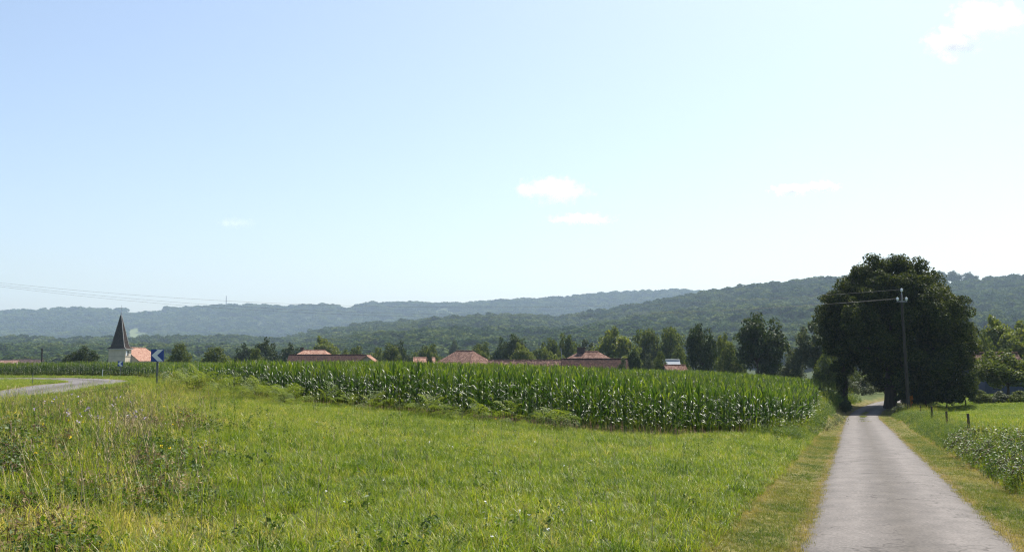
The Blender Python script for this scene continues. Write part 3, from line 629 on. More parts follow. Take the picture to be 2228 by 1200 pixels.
# ------------------------------------------------------------------ trees
def norm_crown(kind, seed, mat, n=7000, size=.048):
    r = np.random.default_rng(seed); bl = []
    if kind == 'round':
        bl = [(0, 0, .6, .3)] + [(.24 * math.cos(a), .24 * math.sin(a), r.uniform(.36, .62), r.uniform(.2, .27)) for a in np.arange(0, 6.28, .9) + r.random() * .9] + [(r.normal() * .08, r.normal() * .08, .78, .2)]
    elif kind == 'tall':
        bl = [(r.normal() * .05, r.normal() * .05, z, .33 - .14 * abs(z - .5)) for z in (.22, .4, .58, .74)] + [(.2 * math.cos(a), .2 * math.sin(a), r.uniform(.25, .75), .2) for a in np.arange(0, 6.28, .8)] + [(.03, 0, .88, .12)]
    elif kind == 'cone':
        bl = [(0, 0, z, .42 * (1 - z) + .06) for z in (.15, .28, .42, .56, .7, .82, .92)] + [(.25 * (1 - z) * math.cos(a), .25 * (1 - z) * math.sin(a), z, .2 * (1.1 - z)) for a, z in zip(r.uniform(0, 6.28, 12), r.uniform(.1, .8, 12))]
    elif kind == 'shrub':
        bl = [(0, 0, .4, .36)] + [(.28 * math.cos(a), .28 * math.sin(a), r.uniform(.2, .5), r.uniform(.2, .28)) for a in np.arange(0, 6.28, .8)] + [(r.normal() * .1, r.normal() * .1, .7, .22)]
    return crown_mesh('crown', bl, n, size, seed, mat, 9, (.3, .52), .4, .25, unit=True)
CR = {}
for i, (k, m) in enumerate((('round', 'tree_mid'), ('round', 'tree_lit'), ('round', 'tree_dark'), ('tall', 'tree_mid'), ('tall', 'tree_dark'), ('cone', 'tree_dark'), ('shrub', 'tree_dark'), ('shrub', 'tree_mid'), ('shrub', 'tree_lit'), ('shrub', 'tree_grey'), ('round', 'tree_grey'), ('tall', 'tree_grey'))):
    CR[(k, m[5:])] = norm_crown(k, 500 + i, M[m])
TRK = [trunk_mesh('trunk', .42, .035, 60 + k, 5, .5) for k in range(4)]
def place_tree(px0, px1, pyt, Y, kind, tone, label, group=None, cat='tree', name='tree', rz=None):
    xc = P((px0 + px1) / 2, 775, Y).x; w = (px1 - px0) / F_PX * Y; b = g1(xc, Y); h = P(0, pyt, Y).z - b
    if Y > 1000: h = max(w * .8, min(h, 14.0))
    o = thing(name, (xc, Y, b), label, cat, group, rng.uniform(0, 6.28) if rz is None else rz, (w, w, h))
    link('trunk', TRK[int(rng.integers(0, 4))], o); link('crown', CR[(kind, tone)], o); return o
VG = 'trees round the village'
T = [
 (145, 216, 756, 168, 'shrub', 'dark', 'round dark bush left of the church above the corn'),
 (366, 426, 750, 172, 'shrub', 'mid', 'round bush just right of the large chevron sign'),
 (434, 516, 757, 172, 'shrub', 'mid', 'wide low bush, second to the right of the chevron sign'),
 (536, 584, 760, 178, 'shrub', 'mid', 'small round bush left of the long dark roof'),
 (546, 612, 742, 240, 'round', 'dark', 'dark tree behind the small round bush'),
 (500, 560, 754, 250, 'round', 'dark', 'low dark tree behind the wide low bush'),
 (600, 660, 753, 255, 'round', 'dark', 'dark tree behind the chimney of the salmon roof'),
 (676, 738, 737, 262, 'round', 'lit', 'sunlit yellow green tree rising behind the salmon roof'),
 (728, 795, 757, 258, 'round', 'mid', 'low tree right of the sunlit yellow green tree'),
 (795, 868, 752, 240, 'round', 'mid', 'bushy tree at the right end of the long dark roof'),
 (846, 905, 749, 252, 'round', 'dark', 'darkest tree of the row left of the orange outbuilding'),
 (895, 965, 752, 256, 'round', 'mid', 'tree behind the small orange roof'),
 (924, 948, 768, 226, 'shrub', 'dark', 'small dark bush in front of the orange outbuilding'),
 (977, 996, 741, 420, 'tall', 'grey', 'slim pale poplar behind the hip roofed house'),
 (1010, 1075, 748, 250, 'round', 'mid', 'tree with even top behind the hip roofed house'),
 (1060, 1118, 743, 248, 'round', 'dark', 'dark tree between hip roofed house and round willow'),
 (1093, 1150, 734, 236, 'tall', 'dark', 'tall dark tree behind the round bright bush'),
 (1111, 1163, 750, 206, 'round', 'lit', 'round bright bush above the long mottled roof'),
 (1160, 1216, 741, 240, 'round', 'mid', 'green tree left of the leaning white pole'),
 (1180, 1236, 762, 214, 'shrub', 'lit', 'yellow green shrubs behind the left end of the barn'),
 (1205, 1262, 731, 252, 'round', 'mid', 'tree behind the leaning white pole'),
 (1240, 1300, 742, 246, 'round', 'grey', 'greyish tree behind the wide sooty chimney'),
 (1286, 1372, 718, 222, 'round', 'lit', 'large sunlit tree behind the orange roof'),
 (1335, 1400, 762, 206, 'shrub', 'lit', 'bright shrub at the right end of the barn ridge'),
 (1378, 1440, 720, 226, 'tall', 'mid', 'left one of the two tall trees above the metal shed'),
 (1432, 1492, 716, 222, 'tall', 'mid', 'right one of the two tall trees above the metal shed'),
 (1366, 1394, 764, 168, 'tall', 'dark', 'narrow dark cypress in front of the barn end'),
 (1390, 1430, 772, 170, 'shrub', 'grey', 'silvery shrub right of the narrow cypress'),
 (1418, 1452, 766, 168, 'shrub', 'mid', 'leafy shrub left of the metal shed'),
 (1340, 1372, 780, 165, 'shrub', 'grey', 'silvery shrub against the barn roof end'),
 (1455, 1505, 758, 196, 'shrub', 'mid', 'green shrub behind the metal shed'),
 (1494, 1556, 712, 160, 'tall', 'dark', 'dense dark upright tree at the far field edge right of the metal shed'),
 (1545, 1592, 730, 182, 'round', 'lit', 'yellow green tree between the upright and the broad dark tree'),
 (1560, 1622, 750, 166, 'shrub', 'mid', 'green bushes left of the broad dark tree'),
 (1606, 1706, 690, 146, 'tall', 'dark', 'broad dark tree standing alone at the far field edge'),
 (1690, 1750, 762, 150, 'shrub', 'grey', 'pale grey green bushes right of the broad dark tree'),
 (1728, 1822, 706, 142, 'round', 'grey', 'grey green rounded tree touching the left of the big dark tree'),
 (1770, 1830, 760, 132, 'shrub', 'mid', 'shrub below the grey green rounded tree'),
 (2098, 2160, 712, 150, 'round', 'mid', 'tree close behind the right side of the big dark tree'),
 (2130, 2215, 694, 158, 'round', 'lit', 'yellow green tree above the tiled house at right'),
 (2185, 2290, 705, 150, 'round', 'lit', 'yellow green tree cut by the right edge above the tiled house'),
 (2122, 2255, 764, 106, 'round', 'mid', 'spreading small tree in front of the blue walled house'),
]
for t in T: place_tree(*t, group=VG)
for k, (px, Y, w, tp) in enumerate(((272, 3660, 14, 668), (298, 3665, 12, 667), (306, 3650, 9, 666), (1014, 3640, 8, 652), (86, 3640, 10, 671), (1503, 3560, 10, 629), (1522, 3500, 9, 631), (1812, 1760, 14, 595), (2222, 1700, 22, 586), (2050, 1740, 34, 597), (2082, 1740, 36, 596), (2118, 1745, 34, 598))):
    place_tree(px - w / 2, px + w / 2, tp, Y, 'round', 'dark', ('lone tree on the bare far ridge, left of two above the church', 'lone tree on the bare far ridge, right of two above the church', 'small tree at the edge of the bare far ridge', 'lone tree on the skyline left of the middle', 'tree on the skyline above the leftmost wood', 'left of two trees where the far ridge meets the near hill', 'right of two trees where the far ridge meets the near hill', 'tree sticking up left of the big dark tree on the skyline', 'tall tree on the skyline at the right edge', 'skyline tree just right of the big dark tree', 'skyline tree above the pale hilltop field', 'skyline tree at the right end of the hilltop row')[k], 'trees on the skyline')

def build_oak():
    Y = 97.0; px0 = 1934; xo = P(px0, 775, Y).x; b = g1(xo, Y); o = thing('oak_tree', (xo, Y, b), 'huge dark oak overhanging the lane beside the utility pole', 'tree')
    B = [(1905, 608, 46), (1958, 600, 44), (1880, 640, 44), (2008, 642, 48), (1945, 650, 60), (1838, 668, 42), (2046, 690, 46), (1900, 700, 66), (1985, 712, 76), (1850, 735, 48), (2058, 752, 54), (2005, 786, 62), (2062, 812, 46), (1940, 780, 58), (1885, 782, 42), (1975, 822, 44), (2030, 838, 36), (1930, 628, 50), (1985, 622, 44), (2040, 660, 44), (1932, 594, 40), (1988, 602, 42), (2018, 622, 42), (2052, 655, 40), (1868, 612, 38), (1842, 640, 36), (1895, 588, 34), (1960, 584, 32), (2078, 720, 36), (2080, 778, 38), (2085, 838, 30), (1812, 690, 26), (1826, 640, 26), (1950, 838, 24), (1915, 822, 22), (2000, 855, 26), (2050, 858, 24)]
    r = np.random.default_rng(5); bl = []
    for (px, py, rp) in B:
        rad = rp / F_PX * Y
        for dy in (-3.6, 0, 3.4):
            f = 1 - abs(dy) * .03; p = P(px, py, Y); q = .8 if dy else 1
            bl.append(((p.x - xo) * f + r.normal() * .25, dy * (1 if py > 640 else .6) + r.normal() * .4, (p.z - b) * (1 if py > 700 else f), rad * q))
    tk = MB(); zz = np.array([-.3, .0, .8, 2, 3.5, 5.5, 8]); tk.tube(np.c_[np.array([0, 0, .05, .1, .2, .3, .5]), zz * .02, zz], [.85, .68, .58, .54, .5, .42, .25], 12)
    for i in range(11):
        a = i * .58 + r.random() * .4; z0 = r.uniform(2.6, 6.5); L = r.uniform(3.5, 6.5); t = np.linspace(0, 1, 6)
        tk.tube(np.c_[.2 + math.cos(a) * L * t, math.sin(a) * L * t * .9, z0 + L * (.75 * t - .25 * t * t) + r.normal(size=6) * .1], .24 * (1 - .8 * t), 7)
    link('trunk', tk.mesh('trunk', [M['bark']], True), o)
    link('crown', crown_mesh('crown', bl, 190000, .22, 77, M['oak'], 10, (.26, .5), .35, .35), o)
    # ivy-clad tree on the left side of the lane, its foliage tapering to the ground
    Y2 = 100.0; x2 = P(1833, 775, Y2).x; b2 = g1(x2, Y2); o2 = thing('ivy_tree', (x2, Y2, b2), 'dark ivy clad tree on the bank left of the lane, merging into the oak', 'tree'); bl = []
    for (px, py, rp) in ((1822, 700, 40), (1808, 665, 28), (1850, 730, 46), (1835, 765, 34), (1832, 795, 22), (1832, 818, 14), (1832, 836, 11), (1833, 852, 10), (1815, 735, 34), (1862, 775, 30)):
        p = P(px, py, Y2)
        for dy in (-1.2, 1.2): bl.append((p.x - x2, dy * rp / 40, p.z - b2, rp / F_PX * Y2))
    link('crown', crown_mesh('crown', bl, 24000, .23, 78, M['oak'], 9, (.28, .5), .35, .3), o2)
    link('trunk', trunk_mesh('trunk', 6, .28, 79, 5), o2)
build_oak()
for k, (a, c, tp, Y, tone, lab) in enumerate(((1985, 2040, 832, 95, 'dark', 'left one of the dark shrubs under the oak'), (2028, 2085, 822, 96, 'dark', 'middle one of the dark shrubs under the oak'), (2070, 2122, 815, 97, 'dark', 'right one of the dark shrubs under the oak'),
        (1946, 1992, 845, 96, 'dark', 'low dark shrub between oak trunk and pole'), (1846, 1905, 822, 116, 'grey', 'shiny pale leaved hedge behind the lane bend'), (1893, 1948, 828, 122, 'grey', 'shiny pale leaved hedge hidden by the oak trunk'), (1822, 1866, 826, 112, 'grey', 'shiny pale leaved hedge left of the lane bend'), (1800, 1870, 790, 134, 'mid', 'taller green hedge far behind the lane bend, left part'), (1860, 1935, 796, 136, 'mid', 'taller green hedge far behind the lane bend, middle part'), (1925, 2000, 790, 134, 'dark', 'taller green hedge far behind the lane bend, right part'),
        (2108, 2152, 849, 100, 'mid', 'low hedge bush right of the oak shade'), (2145, 2195, 851, 99, 'grey', 'low hedge bush under the spreading small tree'), (2188, 2245, 850, 98, 'mid', 'low hedge bush at the right edge of the pasture'),
        (1938, 1972, 876, 82, 'grey', 'small round bramble at the foot of the pole'), (1826, 1850, 868, 90, 'dark', 'dark bush on the left of the lane at the shade'))):
    place_tree(a, c, tp, Y, 'shrub', tone, lab, 'shrubs near the oak', 'shrub', 'shrub')
p = P(1981, 852, 93); o = thing('shrub', (p.x, 93, g1(p.x, 93)), 'small orange leaved sprig in the shade right of the pole', 'shrub', scale=(.55, .55, 1.0))
link('crown', crown_mesh('crown', [(0, 0, .75, .35), (.1, 0, 1.05, .25), (-.1, 0, .4, .25)], 260, .22, 9, M['orange_leaf']), o); link('stem', trunk_mesh('stem', .6, .03, 8, 3), o)

# ------------------------------------------------------------------ signs, poles, wires, posts
def chevron_sign(px, py_base, Y, size, ph, label):
    x = P(px, 775, Y).x; b = g1(x, Y); o = thing('chevron_sign', (x, Y, b), label, 'road sign', 'chevron signs on the bend', rz=R(10 if Y < 80 else 4)); s = size / 2
    link('post', MB().box((-.045, .02, -.3), (.045, .08, ph)).mesh('post', [M['post']]), o)
    z = ph - s + .06
    pn = link('panel', MB().box((-s, -.012, z - s), (s, .012, z + s)).box((-s * .9, .013, z + s * .5), (s * .9, .028, z + s * .6)).box((-s * .9, .013, z - s * .6), (s * .9, .028, z - s * .5)).mesh('panel', [M['blue']]), o)
    V = [(-s * .9, 0), (.04 * s, s * .93), (s * .9, s * .93), (-s * .04 + .0, 0), (s * .9, -s * .93), (.04 * s, -s * .93)]
    V3 = [(a, -.016, z + c) for a, c in V] + [(a, -.0125, z + c) for a, c in V]
    link('chevron', MB().add(V3, [(1, 0, 3, 2), (3, 0, 5, 4), (0, 1, 7, 6), (1, 2, 8, 7), (2, 3, 9, 8), (3, 4, 10, 9), (4, 5, 11, 10), (5, 0, 6, 11)]).mesh('chevron', [M['white']]), pn)
    return o
chevron_sign(342.5, 837, 49, .6, 1.78, 'larger blue and white chevron sign on a dark post in the meadow')
chevron_sign(262.5, 815, 123.5, .64, 1.9, 'small distant blue and white chevron sign in front of the church')

def wood_post(name, px, Y, rad, top_py, label, cat, mat='wood', k=7, tilt=0.0, h=None, group=None):
    x = P(px, 775, Y).x; b = g1(x, Y); hh = h or (P(px, top_py, Y).z - b); o = thing(name, (x, Y, b), label, cat, group, rz=rng.uniform(0, 6)); o.rotation_euler[1] = 0
    mb = MB().tube([(0, 0, -.3), (.01, 0, hh * .5), (0, .008, hh)], [rad, rad * .96, rad * .9], k)
    link('shaft', mb.mesh('shaft', [M[mat]]), o); o.rotation_euler = (0, tilt, 0); return o
for px, Y, tp, lab in ((2215, 27.5, 957, 'short dark fence post half hidden in brambles at right edge'), (2102, 40, 899, 'tallest dark fence post, nearest one clear of the weeds'), (2056, 49, 894, 'third fence post counted from the right edge'), (2023, 58.5, 883, 'fourth fence post counted from the right edge'), (1998, 69, 882, 'farthest small fence post next to the utility pole')):
    wood_post('fence_post', px, Y, .058 if Y < 60 else .05, tp, lab, 'fence post', tilt=float(rng.normal() * .03), group='fence posts along the pasture')
wood_post('wooden_pole', 91, 190, .16, 757, 'dark bare wooden pole left of the round bush', 'pole', 'pole')
wood_post('marker_post', 73, 96, .035, 799, 'thin dark marker post on the inner side of the road bend', 'post', 'post', h=1.15)
wood_post('marker_post', 224, 124, .05, 797, 'thin pale marker post at the corn edge on the bend', 'post', 'white', h=.95)
wood_post('leaning_pole', 1231, 200, .09, 756, 'thin pale pole leaning left behind the barn', 'pole', 'steel', tilt=-.12)

def utility_pole(px_b, px_t, Y, py_top, label, up=.18):
    x = P(px_b, 775, Y).x; b = g1(x, Y); top = P(px_t, py_top, Y); o = thing('utility_pole', (x, Y, b), label, 'utility pole'); h = top.z - b; lx = top.x - x
    t = np.linspace(-.08, 1, 9); link('pole_shaft', MB().tube(np.c_[lx * t, t * 0, h * t], .14 - .045 * np.clip(t, 0, 1), 12).mesh('pole_shaft', [M['pole']], True), o)
    arm = link('cross_arm', MB().box((lx - .42, -.14, h - .62), (lx + .42, -.06, h - .54)).box((lx - .03, -.14, h - .54), (lx + .03, -.06, h + .18)).mesh('cross_arm', [M['steel']]), o); att = []
    for dx, dz in ((-.36, -.54), (.36, -.54), (0, up)):
        base = np.array([lx + dx, -.1, h + dz]); prof = [(0, .02), (.06, .03), (.08, .1), (.13, .12), (.16, .06), (.19, .1), (.24, .11), (.27, .05), (.31, .03)]
        link('insulator', MB().tube([base + np.array([0, 0, z]) for z, _ in prof], [r_ for _, r_ in prof], 9).mesh('insulator', [M['glassy']], True), arm); att.append(np.array([x, Y, b]) + base + np.array([0, 0, .22]))
    return att
A1 = utility_pole(1974, 1961, 82, 640, 'tall wooden utility pole with white insulators in front of the oak')
A0 = utility_pole(-170, -172, 92, 590, 'utility pole carrying the wires, just past the left edge', -.42)
for k, sag in enumerate((2.55, 2.35, 2.2)):
    t = np.linspace(0, 1, 60)[:, None]; pt = A0[k] * (1 - t) + A1[k] * t; pt[:, 2] -= 4 * sag * (t * (1 - t))[:, 0]
    o = link('overhead_wire', MB().tube(pt, .007, 4, False).mesh('overhead_wire', [M['cable']]))
    tag(o, ('overhead wire from the left insulator of the cross arm', 'overhead wire from the right insulator of the cross arm', 'uppermost overhead wire from the top of the pole')[k], 'wire', 'overhead wires')

# ------------------------------------------------------------------ corn
def corn_parts(seed):
    r = np.random.default_rng(seed); lv = MB(); h = 1.72; az0 = r.uniform(0, 6.28)
    st = MB().tube([(0, 0, -.05), (.01, 0, h * .5), (0, .01, h)], [.016, .013, .006], 5)
    nl = 12
    for i in range(nl):
        f = i / (nl - 1); z0 = .18 + f * (h - .25); a = az0 + math.pi * (i % 2) + r.normal() * .55
        L = (.5 + .28 * math.sin(math.pi * min(1, f * .9 + .12))) * r.uniform(.8, 1.2); w = .07 * (1 - .3 * f); seg = 6
        t = np.linspace(0, 1, seg + 1); el0 = R(66 + 16 * f + r.normal() * 6); droop = R((130 - 35 * f if i < nl - 3 else 40) + r.normal() * 20)
        el = el0 - droop * t ** 1.5; dt = L / seg
        hx = np.concatenate([[0], np.cumsum(np.cos(el[:-1]) * dt)]); hz = np.concatenate([[0], np.cumsum(np.sin(el[:-1]) * dt)])
        ww = w * np.sin(np.pi * np.clip(t * .86 + .14, 0, 1)) ** .7 * .5; ww[-1] = .002; tw = r.normal() * .5 * t
        ca, sa = math.cos(a), math.sin(a); c = np.stack([ca * hx, sa * hx, z0 + hz], 1)
        side = np.stack([-sa * np.cos(tw), ca * np.cos(tw), np.sin(tw)], 1); nup = np.stack([-ca * np.sin(el), -sa * np.sin(el), np.cos(el)], 1)
        V = np.empty((3 * (seg + 1), 3)); V[0::3] = c - side * ww[:, None] + nup * ww[:, None] * .45; V[1::3] = c; V[2::3] = c + side * ww[:, None] + nup * ww[:, None] * .45
        q = [(3*k+m_, 3*k+m_+1, 3*k+m_+4, 3*k+m_+3) for k in range(seg) for m_ in (0, 1)]
        lv.add(V, q)
    return st.mesh('stalk', [M['corn_stalk']]), lv.mesh('leaves', [M['corn']], True), (st, lv)
def build_corn():
    parts = [corn_parts(900 + k) for k in range(6)]
    protos = []
    for k in range(6):
        st, lv = parts[k][2]; mb = MB()
        for m_ in (st, lv):
            off = mb.n; mb.v += m_.v; mb.q += [q + off for q in m_.q]; mb.t += [q + off for q in m_.t]; mb.n += m_.n
        protos.append(link('corn', mb.mesh('corn', [M['corn']], True), col=PROTO))
    u = np.array([.968, .25]); v = np.array([-.25, .968]); rr = np.arange(20, 210, .7); ss = np.arange(-130, 80, .17)
    a, c = np.meshgrid(rr, ss, indexing='ij'); a = a.ravel() + rng.normal(size=a.size) * .04; c = c.ravel() + rng.normal(size=c.size) * .06
    X = v[0] * a + u[0] * c; Y = v[1] * a + u[1] * c
    m = in_poly(X, Y, CORN); X, Y = X[m], Y[m]; q = pxof(X, Y); m = (q > -220) & (q < 2300) & (rng.random(len(X)) > .05); X, Y = X[m], Y[m]
    z = G(X, Y); n = len(X); s = .8 * rng.uniform(.78, 1.12, n) * (1 + .2 * (fbm(X / 6, Y / 6, 4) - .5)); rz = rng.uniform(0, 6.28, n); ix = rng.integers(0, 6, n)
    order = np.argsort(np.hypot(X, Y)); q = pxof(X, Y); near = [i for i in order if -20 < q[i] < 2240][:300]
    for i in near:
        o = thing('corn_plant', (X[i], Y[i], z[i]), 'tall green corn plant in the front row of the field facing the meadow', 'corn plant', 'corn plants along the front edge of the field', rz[i], (s[i] * 1.05,) * 3)
        link('stalk', parts[ix[i]][0], o); link('leaves', parts[ix[i]][1], o)
    k = np.ones(n, bool); k[near] = False; k = np.where(k)[0]
    sv = s[k]; scatter('corn_field', np.c_[X[k], Y[k], z[k]], np.c_[rng.normal(size=(len(k), 2)) * .05, rz[k]], np.c_[sv * 1.08, sv * 1.08, sv], ix[k], protos, 'dense green corn crop filling the field behind the front rows')
    print('corn', n)
build_corn()

# ------------------------------------------------------------------ bracken
def frond(seed):
    r = np.random.default_rng(seed); mb = MB(); n = 11; L = 1.0; t = np.linspace(0, 1, n); x = L * (t - .12 * t ** 3); z = .62 * t - .5 * t ** 2.4
    mb.tube(np.c_[x, t * 0, z][::2], .008 * (1 - .8 * t[::2]) + .001, 3, False)
    for i in range(2, n):
        w = .34 * math.sin(math.pi * (1 - t[i]) ** .7 * .98 + .02) * 1.0 * (1.1 - t[i] * .5) + .03
        for sgn in (-1, 1):
            k = 4; pt = np.linspace(0, 1, k + 1)
            for j in range(1, k + 1):                    # leaflets along each pinna
                cx = x[i] + .35 * w * pt[j]; cyy = sgn * w * pt[j]; cz = z[i] - .12 * w * pt[j] ** 2 + r.normal() * .012; ll = .05 * (1.2 - .7 * pt[j]); wd = w / k * .95
                V = [(cx - ll, cyy, cz - .01), (cx, cyy - wd / 2, cz + .006), (cx + ll, cyy, cz - .012), (cx, cyy + wd / 2, cz + .006)]
                mb.add(V, [(0, 1, 2, 3)])
    return mb.mesh('frond', [M['fern']], True)
FR = [frond(s) for s in range(4)]
def fern(x, y, s):
    o = thing('bracken_fern', (x, y, g1(x, y) - .02), 'pale green bracken fern in the strip between meadow and corn', 'fern', 'bracken ferns along the corn edge', rng.uniform(0, 6.28), (s, s, s * rng.uniform(.85, 1.2)))
    for k in range(int(rng.integers(6, 9))):
        f = link('frond', FR[int(rng.integers(0, 4))], o, (0, 0, rng.uniform(.1, .55))); f.rotation_euler = (rng.normal() * .3, -rng.uniform(-.2, .75), 2 * math.pi * k / 7 + rng.normal() * .3); f.scale = (rng.uniform(.6, 1.3),) * 3
    st = MB().tube([(0, 0, -.05), (0, 0, .6)], [.012, .008], 4); link('stem', st.mesh('stem', [M['fern_stem']]), o)
for k in range(26):                                      # thick patch at the left
    t = rng.random(); px = 400 + 240 * t; Yb = 50 - 9.5 * t + rng.uniform(-2.5, 3.5); fern(P(px, 775, Yb).x, Yb, rng.uniform(.7, 1.0))
for px, Yb in ((655, 38), (690, 38.2), (725, 37.4), (760, 37.5), (800, 37), (830, 36.3), (860, 36.5), (895, 35.8), (930, 35), (950, 34.6), (985, 34.2), (1010, 33.6), (1030, 34), (1062, 33.2), (1120, 33), (1150, 32.6), (1175, 32.9), (1200, 32.3), (1228, 32.8), (360, 56), (380, 60), (372, 53), (410, 57), (430, 54)):
    fern(P(px, 775, Yb).x + rng.normal() * .2, Yb + rng.normal() * .3, rng.uniform(.5, .8))

# ------------------------------------------------------------------ brambles
def bramble_parts(seed):
    r = np.random.default_rng(seed); st = MB(); C = []; Nn = []
    for i in range(16):
        a = r.uniform(0, 6.28); L = r.uniform(.7, 1.25); hh = r.uniform(.45, .95); t = np.linspace(0, 1, 8); x = L * t; z = hh * 4 * t * (1 - t) * .8 + hh * .35 * t
        pt = np.c_[math.cos(a) * x + r.normal() * .1, math.sin(a) * x + r.normal() * .1, z]; st.tube(pt, .007, 4, False)
        for k in range(46):
            tt = r.uniform(.1, 1); c = np.array([np.interp(tt, t, pt[:, m_]) for m_ in range(3)]) + r.normal(size=3) * .09; C.append(c); Nn.append(r.normal(size=3) * .55 + np.array([0, 0, .9]))
    V, Fc = leaf_cards(np.array(C), np.array(Nn), .08 * r.uniform(.6, 1.3, len(C)), r, .7, .1)
    return st.mesh('stems', [M['stem']]), mesh_np('leaves', V, Fc, [M['bramble']], True)
BR = [bramble_parts(s) for s in range(3)]
def bramble(px, Y, s, label, group='brambles'):
    x = P(px, 775, Y).x; k = int(rng.integers(0, 3)); o = thing('bramble_bush', (x, Y, g1(x, Y) - .03), label, 'bramble', group, rng.uniform(0, 6.28), (s, s, s * .85)); link('stems', BR[k][0], o); link('leaves', BR[k][1], o)
RB = 'glossy bramble in the tangle on the bank right of the lane'
for px, Y, s in ((2120, 27, .75), (2150, 25.8, .8), (2180, 26.5, .85), (2215, 26, .9), (2105, 29.5, .7), (2140, 30, .8), (2185, 29.5, .85), (2225, 28.5, .9), (2160, 23.5, .6), (2205, 23, .8), (2245, 24, .9), (2235, 21.5, .7), (2210, 20.4, .5), (2255, 19.5, .7), (2130, 33, .7), (2090, 33.5, .6), (2175, 33, .7)):
    bramble(px, Y, s, RB, 'brambles on the right bank')
bramble(18, 14.6, .8, 'dark glossy bramble at the left edge, upper one of three'); bramble(62, 13.6, .62, 'dark glossy bramble at the left edge, right one of three'); bramble(2, 12.4, .7, 'dark glossy bramble at the left edge, lowest of three')
for k, (px, Y, s) in enumerate(((1795, 52, .5), (1762, 46, .5), (1815, 60, .6), (1822, 70, .7))):
    bramble(px, Y, s, ('nearest', 'second nearest', 'third nearest', 'farthest')[(1, 0, 2, 3)[k]] + ' leafy clump on the bank between corn and lane', 'clumps between corn and lane')

